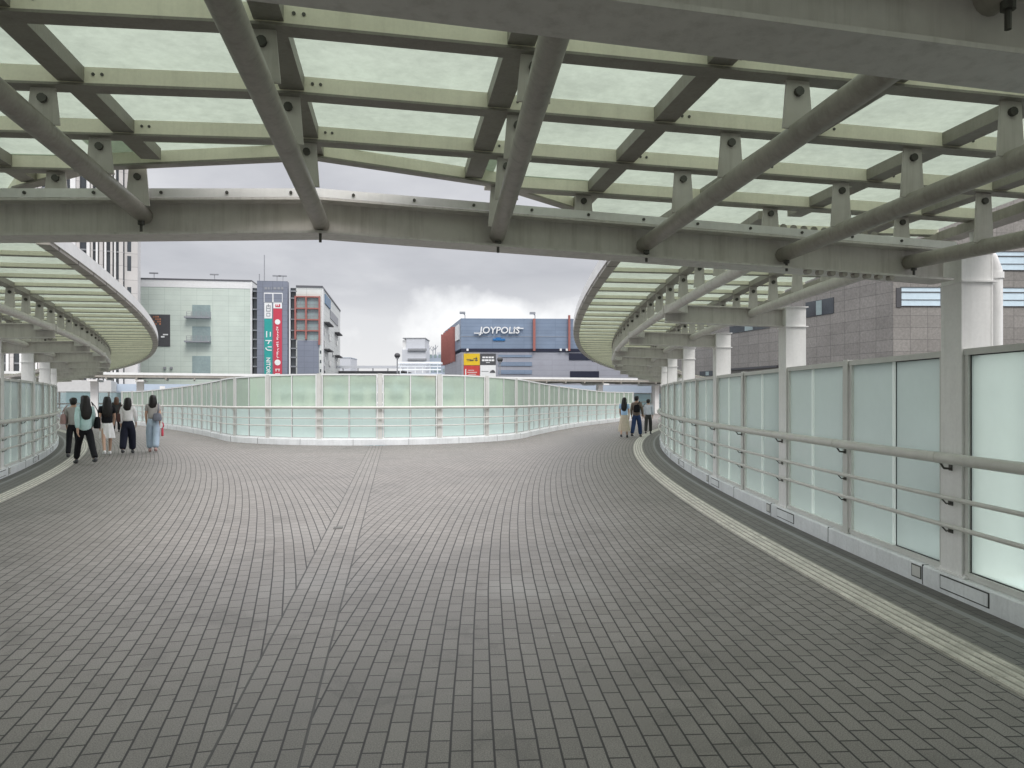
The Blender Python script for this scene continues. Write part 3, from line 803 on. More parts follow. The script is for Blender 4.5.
LN = LinePath((-24.5, 51.5), (6.5, 64.6))
root = thing('railing', 'white post and rail parapet seen blurred through the rounded glass screen wall', 'railing', LN.a)
for z, r in ((1.15, 0.07), (1.95, 0.06)):
    m = MB(); m.path_tube(LN, [0, LN.L], 0.0, z, r, 8); m.build('rail', COLW, root, smooth=True)
m = MB(); m.path_sweep(LN, [0, LN.L], [(0.15, -0.002), (0.15, 0.95), (-0.1, 0.95), (-0.1, -0.002)]); m.build('kerb', COLW, root)
k = 0.3
while k < LN.L:
    m = MB(); m.lbox(LN(k), -0.16, 0.16, -0.14, 0.14, 0.951, 2.35); m.build('post', COLW, root); k += 2.3

# ------------------------------------------------------------------ buildings
GROUND = -7.2
class Bld:
    """facade frame: local x to the right along the facade, y into the building, z up"""
    def __init__(self, name, label, px_, D, right, cat='building'):
        self.o = at(px_, D); self.ang = math.atan2(right[1], right[0])
        self.ex = Vector((math.cos(self.ang), math.sin(self.ang), 0)); self.ey = Vector((-self.ex.y, self.ex.x, 0))
        self.root = thing(name, label, cat, (self.o.x, self.o.y, GROUND), self.ang)
    def fx(self, px_, y=0.0):             # local x of a sight line on the plane local y = y
        k = (px_-512)/F; p = self.o + self.ey*y
        t = (p.x - k*p.y)/(k*self.ex.y - self.ex.x); return t
    def sy(self, px_, x=0.0):
        k = (px_-512)/F; p = self.o + self.ex*x
        return (p.x - k*p.y)/(k*self.ey.y - self.ey.x)
    def z(self, py, x, y=0.0):
        D = (self.o + self.ex*x + self.ey*y).y; return zat(py, D) - GROUND
    def box(self, name, mat, x0, x1, y0, y1, z0, z1, parent=None):
        m = MB(); m.box(min(x0, x1), max(x0, x1), min(y0, y1), max(y0, y1), min(z0, z1), max(z0, z1))
        return m.build(name, mat, parent or self.root, local=True)
    def pbox(self, name, mat, pxa, pxb, pya, pyb, depth=0.1, y=0.0, parent=None, bmk=None):
        xa, xb = self.fx(pxa, y), self.fx(pxb, y); xm = (xa+xb)/2
        m = bmk or MB(); m.box(min(xa, xb), max(xa, xb), y-depth, y+0.02, self.z(pyb, xm, y), self.z(pya, xm, y))
        return None if bmk else m.build(name, mat, parent or self.root, local=True)
def letters(name, body, size, mat, parent, loc, rot, offset=0.0, shear=0.0, extr=0.03, align='CENTER', sx=1.0):
    cu = bpy.data.curves.new(name, 'FONT'); cu.body = body; cu.size = size; cu.align_x = align; cu.align_y = 'CENTER'
    cu.extrude = extr; cu.offset = offset; cu.shear = shear; cu.resolution_u = 3
    tmp = bpy.data.objects.new(name, cu); COL.objects.link(tmp)
    bpy.context.view_layer.update()
    me = bpy.data.meshes.new_from_object(tmp.evaluated_get(bpy.context.evaluated_depsgraph_get()))
    bpy.data.objects.remove(tmp)
    o = bpy.data.objects.new(name, me); COL.objects.link(o)
    me.materials.clear(); me.materials.append(mat)
    o.parent = parent; o.location = loc; o.rotation_euler = rot; o.scale = (sx, 1, 1)
    return o

MINT = tiles('mint_cladding', (0.66, 0.735, 0.66), (0.52, 0.60, 0.53), 2.4, 0.8, 0.03, 0.5, 0.02)
WPAN = tiles('white_cladding', (0.72, 0.74, 0.71), (0.5, 0.52, 0.5), 2.4, 0.9, 0.03, 0.5, 0.02)
SLATE = tiles('slate_cladding', (0.235, 0.255, 0.31), (0.17, 0.185, 0.23), 1.5, 0.9, 0.03, 0.5, 0.03)
WINM = paint('window_glass', (0.05, 0.06, 0.07), 0.12, 0.2, 0.3, spec=0.8)
WINL = paint('pale_window_glass', (0.30, 0.38, 0.38), 0.2, 0.15, 0.2, spec=0.6)
LINE = paint('roofline_metal', (0.12, 0.12, 0.13), 0.5)
WHITEB = paint('white_panel', (0.80, 0.80, 0.79), 0.5, 0.04)
TEAL = paint('teal_cloth', (0.03, 0.33, 0.30), 0.7, 0.06)
REDB = paint('red_cloth', (0.55, 0.055, 0.09), 0.7, 0.06)
REDF = paint('brick_red_frame', (0.36, 0.135, 0.115), 0.55, 0.1)
GREYP = paint('grey_metal', (0.3, 0.31, 0.33), 0.5, 0.1)
INK = paint('dark_ink', (0.08, 0.08, 0.085), 0.6)

b = Bld('shopping_building', 'pale green clad shopping building with a slate tower carrying teal and red banners', 322, 120, (0.99, 0.142))
x_c, x_l = b.fx(297), b.fx(30)
zt = b.z(280.5, b.fx(200)); 
b.box('wall', MINT, b.fx(251.5), x_l, 0, 34, 0, zt-1.15)
b.box('parapet', WHITEB, b.fx(251.5)+0.05, x_l, -0.06, 34, zt-1.15, zt)
b.box('roof_edge', LINE, b.fx(252), x_l, -0.15, 34, zt, zt+0.22)
zr = b.z(287.5, -2)
b.box('side_wall', WPAN, b.fx(296), 0, 0.0, 33.9, 0, zr)
b.box('roof_edge', LINE, b.fx(296), 0.1, -0.12, 34, zr, zr+0.3)
b.box('corner_trim', WHITEB, b.fx(250.5), b.fx(252.2), -0.12, 0.3, 0, zt-0.1)
# recessed stair slots either side of the slate tower, with floor slabs
for a, c in ((252.4, 260.5), (290.5, 297.5)):
    o = b.pbox('stair_slot', WINM, a, c, 288, 420, 0.02, 0.6)
    for py in (291, 298, 309, 319, 330, 339, 348, 357, 366, 374):
        m = MB(); b.pbox('', None, a, c, py, py+1.2, 0.55, 0.55, bmk=m); m.build('landing', GREYP, o, local=True)
tw = b.pbox('slate_tower', SLATE, 259, 289, 282.5, 430, 1.6)
m = MB()
for i, (a, w) in enumerate(((264.5, 2.6), (268, 1.6), (271, 0.8), (273.5, 2.8), (277.5, 2.4), (281, 2.2))): b.pbox('', None, a, a+w, 287.2, 289.6, 0.05, -1.62, bmk=m)
m.build('faded_lettering', GREYP, tw, local=True)
fo = b.pbox('banner_frame', WHITEB, 264.0, 282.6, 292.8, 302.4, 0.05, -1.62)
for a, c in ((264.6, 272.3), (273.6, 282.0)): b.pbox('banner_window', SLATE, a, c, 293.8, 302.0, 0.06, -1.65, parent=fo)
yb = -1.62
tb = b.pbox('teal_banner', TEAL, 264.4, 272.0, 318.8, 425, 0.08, yb)
wb = b.pbox('white_banner', WHITEB, 264.4, 272.0, 302.8, 318.5, 0.08, yb)
m = MB()
for pa, pb_, qa, qb in ((266.2, 270.6, 305.4, 306.1), (266.2, 266.9, 305.4, 311.5), (269.9, 270.6, 305.4, 311.5), (266.2, 270.6, 308, 308.7), (266.2, 270.6, 310.8, 311.5), (268.0, 268.8, 304, 307),
                        (266.4, 270.4, 312.9, 313.5), (266.4, 267.1, 312.9, 316.4), (269.7, 270.4, 312.9, 316.4), (266.4, 270.4, 315.8, 316.4)):
    b.pbox('', None, pa, pb_, qa, qb, 0.03, yb-0.09, bmk=m)
m.build('lettering', GREYP, wb, local=True)
rb = b.pbox('red_banner', REDB, 273.4, 282.0, 308.6, 425, 0.08, yb)
rw = b.pbox('white_banner', WHITEB, 273.4, 282.0, 302.8, 308.4, 0.08, yb)
m = MB()
for pa, pb_, qa, qb in ((275.4, 276.4, 304.4, 307), (275.4, 279.8, 306, 307), (277.3, 278.0, 304.6, 306), (279.0, 280.2, 304.2, 307)): b.pbox('', None, pa, pb_, qa, qb, 0.03, yb-0.09, bmk=m)
m.build('emblem', REDB, rw, local=True)
xt = (b.fx(264.4, yb)+b.fx(272, yb))/2
zz = lambda py: b.z(py, xt, yb)
letters('lettering', 'ニトリ', 1.12, WHITEB, tb, (xt, yb-0.1, zz(341.5)), (PI/2, PI/2, 0), 0.03, sx=1.0)
letters('lettering', 'NITORI', 0.86, WHITEB, tb, (xt, yb-0.1, zz(366.0)), (PI/2, PI/2, 0), 0.02, sx=0.95)
xr = (b.fx(273.4, yb)+b.fx(282, yb))/2
m = MB(); n_ = 0
for py, r0 in ((322, 0.42), (362.5, 0.46)):
    m.disc((xr, yb-0.1, b.z(py, xr, yb)), r0, 0.05, (0, 1, 0), 18)
m.build('emblem', WHITEB, rb, local=True)
m = MB(); random.seed(3)
for py in [327.5+2.45*i for i in range(13)]:
    big = 1.0 if 338 < py < 346 else 0.75
    for q in range(3):
        x0 = xr + random.uniform(-0.28, 0.05)*big; z0 = b.z(py, xr, yb)+random.uniform(-0.12, 0.10)
        if q % 2: m.box(x0, x0+0.3*big, yb-0.12, yb-0.08, z0, z0+0.07)
        else: m.box(x0, x0+0.075, yb-0.125, yb-0.08, z0-0.1, z0+0.14)
for py in (369.5, 374):
    z0 = b.z(py, xr, yb); m.box(xr-0.35, xr+0.35, yb-0.12, yb-0.08, z0, z0+0.1); m.box(xr-0.3, xr-0.18, yb-0.122, yb-0.08, z0-0.3, z0); m.box(xr+0.15, xr+0.27, yb-0.122, yb-0.08, z0-0.3, z0)
m.build('lettering', WHITEB, rb, local=True)
# red frame grid with pale glass, grey shutters below
gl = b.pbox('gallery', WINL, 296.8, 319.5, 297, 339.5, 0.05, 0.0)
for x in (294.8, 305.5, 318.8): b.pbox('frame', REDF, x, x+1.7, 296.4, 339.5, 0.5, -0.1, parent=gl)
for y in (296.4, 308, 319.2, 330.2): b.pbox('frame', REDF, 294.8, 320.2, y, y+1.3, 0.45, -0.1, parent=gl)
m = MB()
for y in (300, 304, 312, 315.5, 323, 327, 334): b.pbox('', None, 297, 319, y, y+0.5, 0.06, -0.03, bmk=m)
for x in (300.5, 309.5, 314): b.pbox('', None, x, x+0.5, 297, 339, 0.06, -0.035, bmk=m)
m.build('glazing_bars', GREYP, gl, local=True)
b.pbox('red_post', REDF, 318.6, 320.4, 339.5, 345, 0.5, -0.1)
b.pbox('shutter', SLATE, 297.5, 319.0, 340.4, 430, 0.25, 0.0)
for py in (350.5, 360, 369): b.pbox('window', WINM, 319.9, 321.3, py, py+3.2, 0.04, 0.0)
# balconies
for py, hh in ((305, 13), (326.5, 15.5), (356, 20)):
    w = b.pbox('window', WINL, 192.3, 210.5, py, py+hh, 0.08)
    if py < 350:
        bz = py+hh-2.6
        bo = b.pbox('balcony', GREYP, 186.3, 211.2, bz+1.8, bz+3.4, 1.3)
        m = MB()
        for x in (186.3, 191, 196, 201, 206, 210.6): b.pbox('', None, x, x+0.4, bz-3.6, bz+1.8, 0.06, -1.25, bmk=m)
        for q in (-3.6, -1.6, 0): b.pbox('', None, 186.3, 211.2, bz+q, bz+q+0.4, 0.065, -1.25, bmk=m)
        m.build('railing', GREYP, bo, local=True)
po = b.pbox('poster', INK, 149, 170.2, 314.5, 346.5, 0.1)
m = MB()
for i in range(5):
    for j in range(4):
        if (i*3+j*5) % 4: b.pbox('', None, 151+i*2.1, 152.4+i*2.1, 316+j*2.4, 317.6+j*2.4, 0.03, -0.11, bmk=m)
m.build('poster_print', paint('poster_orange', (0.5, 0.22, 0.12), 0.6, 0.5, 1.0), po, local=True)
m = MB(); b.pbox('', None, 161, 164.5, 336, 337.5, 0.03, -0.11, bmk=m); b.pbox('', None, 163, 168, 334, 335.2, 0.03, -0.11, bmk=m); m.build('lettering', WHITEB, po, local=True)
for a in (164, 170.5): b.pbox('wall_lamp', GREYP, a, a+2.2, 367, 369, 0.4)
m = MB()
for a in (152, 213, 276, 282):
    x = b.fx(a); z = zt+0.2; m.tube([(x, 1, z), (x, 1, z+0.9)], 0.05, 6); m.box(x-0.7, x+0.6, 0.9, 1.1, z+0.85, z+1.05)
m.build('floodlight', GREYP, b.root, local=True)
m = MB()
for a, py in ((258.2, 274), (263.2, 255)):
    x = b.fx(a); m.tube([(x, 1, zt-1), (x, 1, b.z(py, x, 1))], 0.07, 6)
m.build('mast', GREYP, b.root, local=True)
# receding side (local x = 0 plane): ledges, windows, louvre, sign
def side(name, mat, pa, pb_, qa, qb, depth=0.08, parent=None):
    y0, y1 = b.sy(pa), b.sy(pb_); ym = (y0+y1)/2
    return b.box(name, mat, -0.02, depth, min(y0, y1), max(y0, y1), b.z(qb, 0, ym), b.z(qa, 0, ym), parent)
side('corner_trim', WHITEB, 322.05, 323.2, 288.5, 430, 0.09)
SGN = paint('sign_blue', (0.16, 0.25, 0.36), 0.5)
sg = side('sign', SGN, 324.6, 329.8, 297.5, 306.5, 0.18)
side('louvre', GREYP, 330, 337.6, 314.5, 322.5, 0.12)
for q in ((323.8, 328.6, 324, 1.1), (334.5, 338, 333.5, 1.0), (323.8, 328.4, 350, 1.1), (334.5, 338, 356, 1.0)):
    side('ledge', INK, q[0], q[1], q[2], q[2]+q[3], 0.9)
for q in ((324, 324.8, 329, 335), (328.8, 330.2, 335, 341), (336.2, 337.2, 341, 346), (324, 324.8, 341, 347), (328.8, 330.2, 361, 367), (336.2, 337.2, 362, 368), (324, 324.8, 357, 362), (324, 324.8, 366, 373), (332.4, 333.2, 352, 357)):
    side('window', WINM, *q)
side('sign', SGN, 325.5, 327.5, 352, 353, 0.2) if False else None

# striped tower on the left
TOWW = tiles('tower_cladding', (0.62, 0.60, 0.58), (0.42, 0.41, 0.40), 3.0, 1.7, 0.04, 0.5, 0.03)
t = Bld('striped_tower', 'tall tower with white piers between dark glass strips, above the left hand canopy', 138, 96, (0.90, 0.43))
xe = t.fx(124.5)
t.box('wall', TOWW, xe, 0, 0, 18, 0, 62)
t.box('glass_front', WINM, t.fx(-250), xe, 0.1, 18, 0, 62)
px_ = 124.3
seq = [(123.2, 119), (116.2, 114), (112.6, 110.5), (106.5, 104.5), (103.5, 99), (98, 96), (93, 91), (90.5, 86.5), (80, 76.5), (76, 70.5), (66, 62.5), (61.5, 57)]
k = 56.0
while k > -240: seq += [(k, k-3.6), (k-4.3, k-8)]; k -= 14.0
for i, (a, c) in enumerate(seq):
    xa, xc = t.fx(a), t.fx(c); m = MB()
    if i % 3 != 1: m.box(xc, xa, -0.5, 0.098, 0, 62)
    else: m.tube([((xa+xc)/2, -0.25, 0), ((xa+xc)/2, -0.25, 62)], (xa-xc)/2, 12)
    m.build('pier', WHITEB if i % 2 else TOWW, t.root, smooth=(i % 3 == 1), local=True)
for py in (190, 205, 227, 245, 264, 295, 318):
    t.pbox('window', WINM, 127.2, 131.2, py-8, py+7, 0.02)
m = MB()
z = 2.0
while z < 60: m.box(t.fx(-240), xe-0.05, -0.06, 0.095, z, z+0.18); z += 3.6
m.build('spandrel', GREYP, t.root, local=True)
o = t.box('podium', paint('podium_render', (0.62, 0.62, 0.61), 0.6, 0.06), t.fx(-200), t.fx(118), -16, -2, 0, 10.6)
m = MB()
for i in range(14):
    x = t.fx(118)-2.0-i*3.2; m.box(x-2.2, x, -16.06, -15.9, 7.9, 9.4)
m.build('window', WINL, o, local=True)

# blue arcade building
JB = tiles('blue_cladding', (0.235, 0.295, 0.39), (0.185, 0.24, 0.325), 5.5, 0.62, 0.04, 0.45, 0.05)
JG = tiles('grey_cladding', (0.38, 0.385, 0.43), (0.30, 0.305, 0.34), 4.0, 0.9, 0.03, 0.5, 0.03)
JD = paint('navy_band', (0.02, 0.023, 0.045), 0.4)
j = Bld('arcade_building', 'blue and grey arcade building with white lettering, red fins and four bright posters', 461, 130, (0.9992, 0.04))
ztj = j.z(318.3, 0)
zmid = j.z(348.5, 0)
XR = j.fx(690)
m = MB(); SK = -4.3
m.hexa([(0,0,zmid),(XR,0,zmid),(XR,27,zmid),(SK,27,zmid),(0,0,ztj),(XR,0,ztj),(XR,27,ztj),(SK,27,ztj)]); m.build('upper_wall', JB, j.root, local=True)
j.box('band', JD, -0.02, XR, -0.05, 0.3, j.z(351.8, 0), zmid-0.002)
m = MB(); z9 = j.z(351.8, 0)-0.002
m.hexa([(0.1,0.05,0),(XR,0.05,0),(XR,27,0),(SK+0.1,27,0),(0.1,0.05,z9),(XR,0.05,z9),(XR,27,z9),(SK+0.1,27,z9)]); m.build('lower_wall', JG, j.root, local=True)
m = MB(); m.box(0.02, XR, -0.04, 0.02, j.z(336.6, 0), j.z(336.2, 0)); m.build('seam', GREYP, j.root, local=True)
for a, w in ((532.8, 2.4), (568, 1.9), (600, 1.9)): j.pbox('fin', REDF if True else None, a, a+w, 318.9 if a < 560 else 315.5, 351, 0.7)
xl = (j.fx(474)+j.fx(523))/2
lt = letters('lettering', 'JOYPOLIS', 1.62, WHITEB, j.root, (j.fx(499.5), -0.35, j.z(330.8, 10)), (PI/2, 0, 0), 0.02, 0.12, 0.15, sx=1.02)
m = MB()
j.pbox('', None, 474.0, 483.0, 332.8, 333.7, 0.3, -0.2, bmk=m)
m.build('lettering_stroke', WHITEB, j.root, local=True)
m = MB(); j.pbox('', None, 513.5, 523.5, 328.0, 328.9, 0.3, -0.2, bmk=m); m.build('lettering_stroke', WHITEB, j.root, local=True)
SKYB = paint('bright_blue_sign', (0.03, 0.17, 0.42), 0.4)
m = MB(); j.pbox('', None, 493, 505, 338.6, 340.6, 0.2, 0.0, bmk=m); j.pbox('', None, 496, 501, 337.6, 338.6, 0.18, 0.0, bmk=m); m.build('blue_sign', SKYB, j.root, local=True)
YEL = paint('yellow_poster', (0.75, 0.50, 0.02), 0.5, 0.03); RED2 = paint('red_poster', (0.55, 0.06, 0.05), 0.5, 0.1)
q1 = j.pbox('poster', YEL, 463.8, 479.8, 353.6, 365.2, 0.1); q1['label'] = 'yellow poster'
q2 = j.pbox('poster', INK, 480.3, 495.8, 353.6, 364.8, 0.1); q2['label'] = 'black poster with white lines'
q3 = j.pbox('poster', RED2, 463.8, 479.8, 365.6, 382, 0.1); q3['label'] = 'red poster'
q4 = j.pbox('poster', WHITEB, 480.3, 495.8, 365.2, 382, 0.1); q4['label'] = 'white poster'
def marks(par, mat, lst):
    m = MB()
    for a, c, d, e in lst: j.pbox('', None, a, c, d, e, 0.03, -0.11, bmk=m)
    m.build('print', mat, par, local=True)
marks(q1, INK, [(466.5, 470.5, 359.0, 359.6), (470, 474, 359.6, 360.4), (473.5, 477.5, 358.2, 358.9), (475, 477.8, 359.7, 360.6), (476, 476.6, 356.6, 361.3), (467, 473, 360.5, 360.9)])
marks(q2, WHITEB, [(482.4, 485, 356.6, 358.2), (485.5, 488, 356.6, 358.2), (488.5, 491, 356.6, 358.2), (491.4, 493.8, 356.6, 358.2), (482, 484.6, 359.4, 361.2), (485, 488.6, 359.4, 361.2), (489, 491, 359.4, 361.2), (491.5, 494.2, 359.4, 361.2), (486, 490, 362.3, 362.8)])
marks(q3, WHITEB, [(465.2, 466.2, 369, 376), (468, 474, 370.0, 370.5), (467.5, 477, 372.0, 372.6), (468.4, 476, 374.0, 374.5)])
marks(q4, INK, [(489.8, 495.2, 371.8, 372.8), (490.4, 494.8, 370.8, 371.8), (491.5, 494, 370.0, 370.8), (481.5, 488.5, 371.2, 371.5)])
for a, c, d, e in ((498.5, 532, 354.8, 357.2), (498.5, 532, 362, 366), (498.5, 532, 370, 374)): j.pbox('stripe', JB, a, c, d, e, 0.08)
o = j.pbox('opening', JD, 569, 592, 353.2, 360, 0.06); j.pbox('opening', JD, 570, 599, 371.2, 377.5, 0.06); j.pbox('opening', JD, 592, 660, 353.2, 361.5, 0.06)
for a in (466.6, 559.5, 565.6): j.pbox('spotlight', WHITEB, a, a+2.0, 348.8, 351.0, 0.5)
for a in (465, 535):
    x = j.fx(a, 2.0); m = MB(); z = ztj
    m.tube([(x, 2.0, z-0.2), (x, 2.0, z+0.8), (x-0.35, 2.0, z+1.15)], 0.09, 6); m.box(x-0.95, x+0.05, 1.6, 2.4, z+1.0, z+1.35); m.build('floodlight', GREYP, j.root, local=True)
# receding left side: slanted fins, white sign, frames
m0 = None
for i in range(5):
    y0 = 8.5 + i*4.2; xs = SK*y0/27
    m = MB(); m.box(xs-0.85, xs+0.05, y0, y0+0.5, j.z(357, 0)-0.4, ztj-0.7); m.build('fin', REDF, j.root, local=True)
m = MB(); m.hexa([(SK*1.5/27-0.3,1.5,ztj-3.6),(SK*6/27-0.3,6,ztj-3.6),(SK*6/27,6.1,ztj-3.6),(SK*1.5/27,1.6,ztj-3.6),(SK*1.5/27-0.3,1.5,ztj-0.9),(SK*6/27-0.3,6,ztj-0.9),(SK*6/27,6.1,ztj-0.9),(SK*1.5/27,1.6,ztj-0.9)]); m.build('sign', WHITEB, j.root, local=True)
for y0, z0 in ((7, 4.6), (15, 4.6), (22, 4.4)):
    m = MB(); xs = SK*y0/27; m.box(xs-1.3, xs+0.2, y0, y0+2.5, z0+7.2-5.5, z0+7.2-1.0); m.build('duct', INK, j.root, local=True)

# stone clad building on the right
STONE = tiles('stone_cladding', (0.325, 0.308, 0.285), (0.19, 0.18, 0.17), 1.42, 0.96, 0.022, 0.6, 0.09, speck=0.30)
rbl = Bld('stone_building', 'grey stone clad office building with bright ribbon windows, behind the near right columns', 893, 60, (0.9995, 0.03))
rx, ry = 60.0, 46.0
# its left flank runs away at a slant: build it as a skewed prism
fl = Vector((-0.253, 0.967, 0)); inv = Matrix.Rotation(-rbl.ang, 3, 'Z')
fl_l = inv @ fl.normalized()
m = MB()
pp = [(0, 0), (rx, 0), (rx, ry), (fl_l.x*ry, fl_l.y*ry)]
m.hexa([(p[0], p[1], 0) for p in pp] + [(p[0], p[1], 33) for p in pp]); m.build('wall', STONE, rbl.root, local=True)
def flank(name, mat, pa, pb_, qa, qb, depth=0.06, parent=None):
    def along(px_):
        k_ = (px_-512)/F; d = fl.normalized(); return (rbl.o.x-k_*rbl.o.y)/(k_*d.y-d.x)
    a, c = along(pa), along(pb_)
    d = fl_l; n = Vector((-d.y, d.x, 0))
    if n.x > 0: n = -n
    zz = lambda py, q: zat(py, (rbl.o+fl.normalized()*q).y)-GROUND
    qm = (a+c)/2; z0, z1 = zz(qb, qm), zz(qa, qm)
    m = MB(); P = [d*a, d*c, d*c+n*depth, d*a+n*depth]
    m.hexa([(p.x, p.y, z0) for p in P] + [(p.x, p.y, z1) for p in P]); return m.build(name, mat, parent or rbl.root, local=True)
SKYWIN = paint('bright_window_glass', (0.62, 0.76, 0.84), 0.08, 0.08, 0.15, spec=0.9)
for pa, pb_, qa, qb in ((806, 834, 300, 315.5), (730, 770, 323.5, 331), (700, 716, 371, 376)):
    o = flank('window', WINM, pa, pb_, qa, qb)
    flank('pane', WINL, pa+(pb_-pa)*0.38, pa+(pb_-pa)*0.58, qa+0.6, qb-0.6, 0.07, o)
flank('ledge', INK, 731, 779, 367.0, 369.0, 0.3)
# ribbon windows on the face
for a, c, q in ((896, 1300, 288.0), (896, 1300, 252.0)):
    h = 18.5
    w = rbl.pbox('ribbon_window', SKYWIN, a+4, c, q, q+h, 0.04, 0.0)
    rbl.pbox('frame', INK, a, a+5, q, q+h+0.8, 0.08, 0.0, parent=w)
    for zq in (0, 4.5, 12.3, h): rbl.pbox('frame', INK, a+4, c, q+zq, q+zq+(0.5 if zq != 4.5 else 0.9), 0.09, 0.0, parent=w)
    for xx in range(940, 1300, 42): rbl.pbox('frame', GREYP, xx, xx+0.7, q, q+h, 0.07, 0.0, parent=w)
m = MB()
for i in range(4):
    z = rbl.z(252, 10)+6.0+i*7; m.box(0.8, rx-1, -0.06, 0.02, z, z+2.2)
m.build('ribbon_window', SKYWIN, rbl.root, local=True)

# far small buildings between the two malls
def block(name, label, mat, pa, pb_, top, D, parts=()):
    q = Bld(name, label, pa, D, (1, 0)); x1 = q.fx(pb_)
    q.box('wall', mat, 0, x1, 0, 10, 0, q.z(top, 0)); 
    return q, x1
LBL = paint('pale_block', (0.62, 0.64, 0.68), 0.6, 0.05); LBB = paint('bluish_block', (0.40, 0.46, 0.54), 0.6, 0.06)
q, x1 = block('office_block', 'distant white stepped block with pale blue upper storeys beside the blue building', LBL, 402, 425.5, 349.5, 190)
q.box('upper_wall', LBL, q.fx(406), x1-0.2, 0.5, 10, q.z(349.5, 0)+0.01, q.z(338.5, 0)); q.box('stair_wall', WHITEB, 0, q.fx(406), 1, 9, q.z(349.5, 0)+0.01, q.z(340, 0))
for py in (349.6, 359.5): q.box('ledge', GREYP, q.fx(408), x1+0.3, -0.5, 0.2, q.z(py, 0)-0.3, q.z(py, 0)+0.25)
q.box('roof', GREYP, q.fx(402.5), x1, 0.4, 10, q.z(338.5, 0)+0.002, q.z(337.6, 0))
q, x1 = block('office_block', 'low grey blue office block with roof aerials left of the red fins', LBB, 425.8, 446, 355.5, 200)
q.box('upper_wall', LBL, q.fx(437), x1, 0.3, 9, q.z(355.5, 0)+0.01, q.z(352.2, 0))
m = MB()
for a, h in ((429, 344.5), (433, 346), (435.5, 343.8)):
    x = q.fx(a, 4); z = q.z(355.5, 0); zt2 = q.z(h, x); m.tube([(x, 4, z), (x, 4, zt2)], 0.12, 5); m.tube([(x, 4, (z+zt2)/2), (x-0.7, 4, zt2-0.4)], 0.08, 5); m.tube([(x, 4, (z+zt2)/2+0.3), (x+0.7, 4, zt2-0.2)], 0.08, 5)
m.build('aerial', GREYP, q.root, local=True)
m = MB()
for i in range(3):
    for k in range(4): m.box(1+k*1.2, 1.7+k*1.2, -0.05, 0.02, q.z(372, 0)+i*1.9, q.z(372, 0)+i*1.9+0.9)
m.build('window', WINL, q.root, local=True)
q, x1 = block('office_block', 'hazy pale low block far off at the edge of the green building', LBL, 338, 350.5, 358, 240)
q.box('roof', LBB, -0.1, x1+0.1, -0.1, 10, q.z(358, 0)+0.002, q.z(357.4, 0))
q, x1 = block('elevated_road', 'long grey elevated road with parapets crossing in the distance', GREYP, 338, 400, 372.5, 150)
q.box('parapet', LBL, -1, x1+1, -0.5, -0.2, q.z(368.5, 0), q.z(365.8, 0)); q.box('deck', INK, -1, x1+1, -0.4, 10, q.z(372.5, 0)+0.01, q.z(371, 0)); 
for k in range(5): q.box('post', GREYP, 1+k*3, 1.2+k*3, -0.45, -0.25, q.z(371, 0)+0.005, q.z(368.5, 0))
q, x1 = block('footbridge', 'white railed footbridge just left of the blue building', LBL, 400, 441, 373.5, 110)
for py in (367.0, 370.2): q.box('rail', WHITEB, -0.3, x1, -0.2, 0.1, q.z(py, 0), q.z(py-1.2, 0))
q.box('roof', WHITEB, -0.3, x1, -0.5, 2.5, q.z(367.8, 0)+0.6, q.z(366.6, 0)+0.7)
for k in range(6): q.box('post', WHITEB, k*1.1, k*1.1+0.1, -0.15, 0.05, q.z(373.5, 0)+0.002, q.z(367.5, 0)+0.6)
# low hall behind the crossing with a pale blue roof
PB = paint('pale_blue_roof', (0.50, 0.58, 0.68), 0.5, 0.04)
h = Bld('low_hall', 'low glazed hall with a pale blue roof beyond the far crossing', 90, 92, (0.985, 0.17))
xh = h.fx(690)
h.box('roof', PB, -0.5, xh+0.5, -1.0, 14, 9.3, 10.4)
h.box('glass_front', paint('teal_glazing', (0.25, 0.42, 0.45), 0.15, 0.15, 0.5, spec=0.7), 0, xh, 0, 14, 0, 9.298)
for i in range(26): h.box('post', FRAME, xh*i/25-0.1, xh*i/25+0.1, -0.12, 0.02, 0, 9.295)

# ------------------------------------------------------------------ lamp posts
def lamp(px_, D, ball_y, label):
    p = at(px_, D, GROUND); z = zat(ball_y, D)-GROUND
    r = thing('street_lamp', label, 'street lamp', p, group='globe lamps beyond the walkway')
    m = MB(); m.tube([(0, 0, 0), (0, 0, 0.6), (0, 0, z-0.2)], 0.11, 10, rfn=lambda i: (0.16, 0.11, 0.07)[i]); m.build('pole', GREYP, r, smooth=True, local=True)
    m = MB(); m.ball((0, 0, z), 0.34, 0.34, 0.30); m.build('globe', INK, r, smooth=True, local=True)
    m = MB(); m.disc((0, 0, z-0.3), 0.2, 0.12, (0, 0, 1), 12); m.build('collar', GREYP, r, smooth=True, local=True)
lamp(397.3, 84, 355.5, 'dark globe street lamp standing in front of the hazy sky')
lamp(500, 84, 359.5, 'dark globe street lamp standing in front of the black poster and blue stripes')

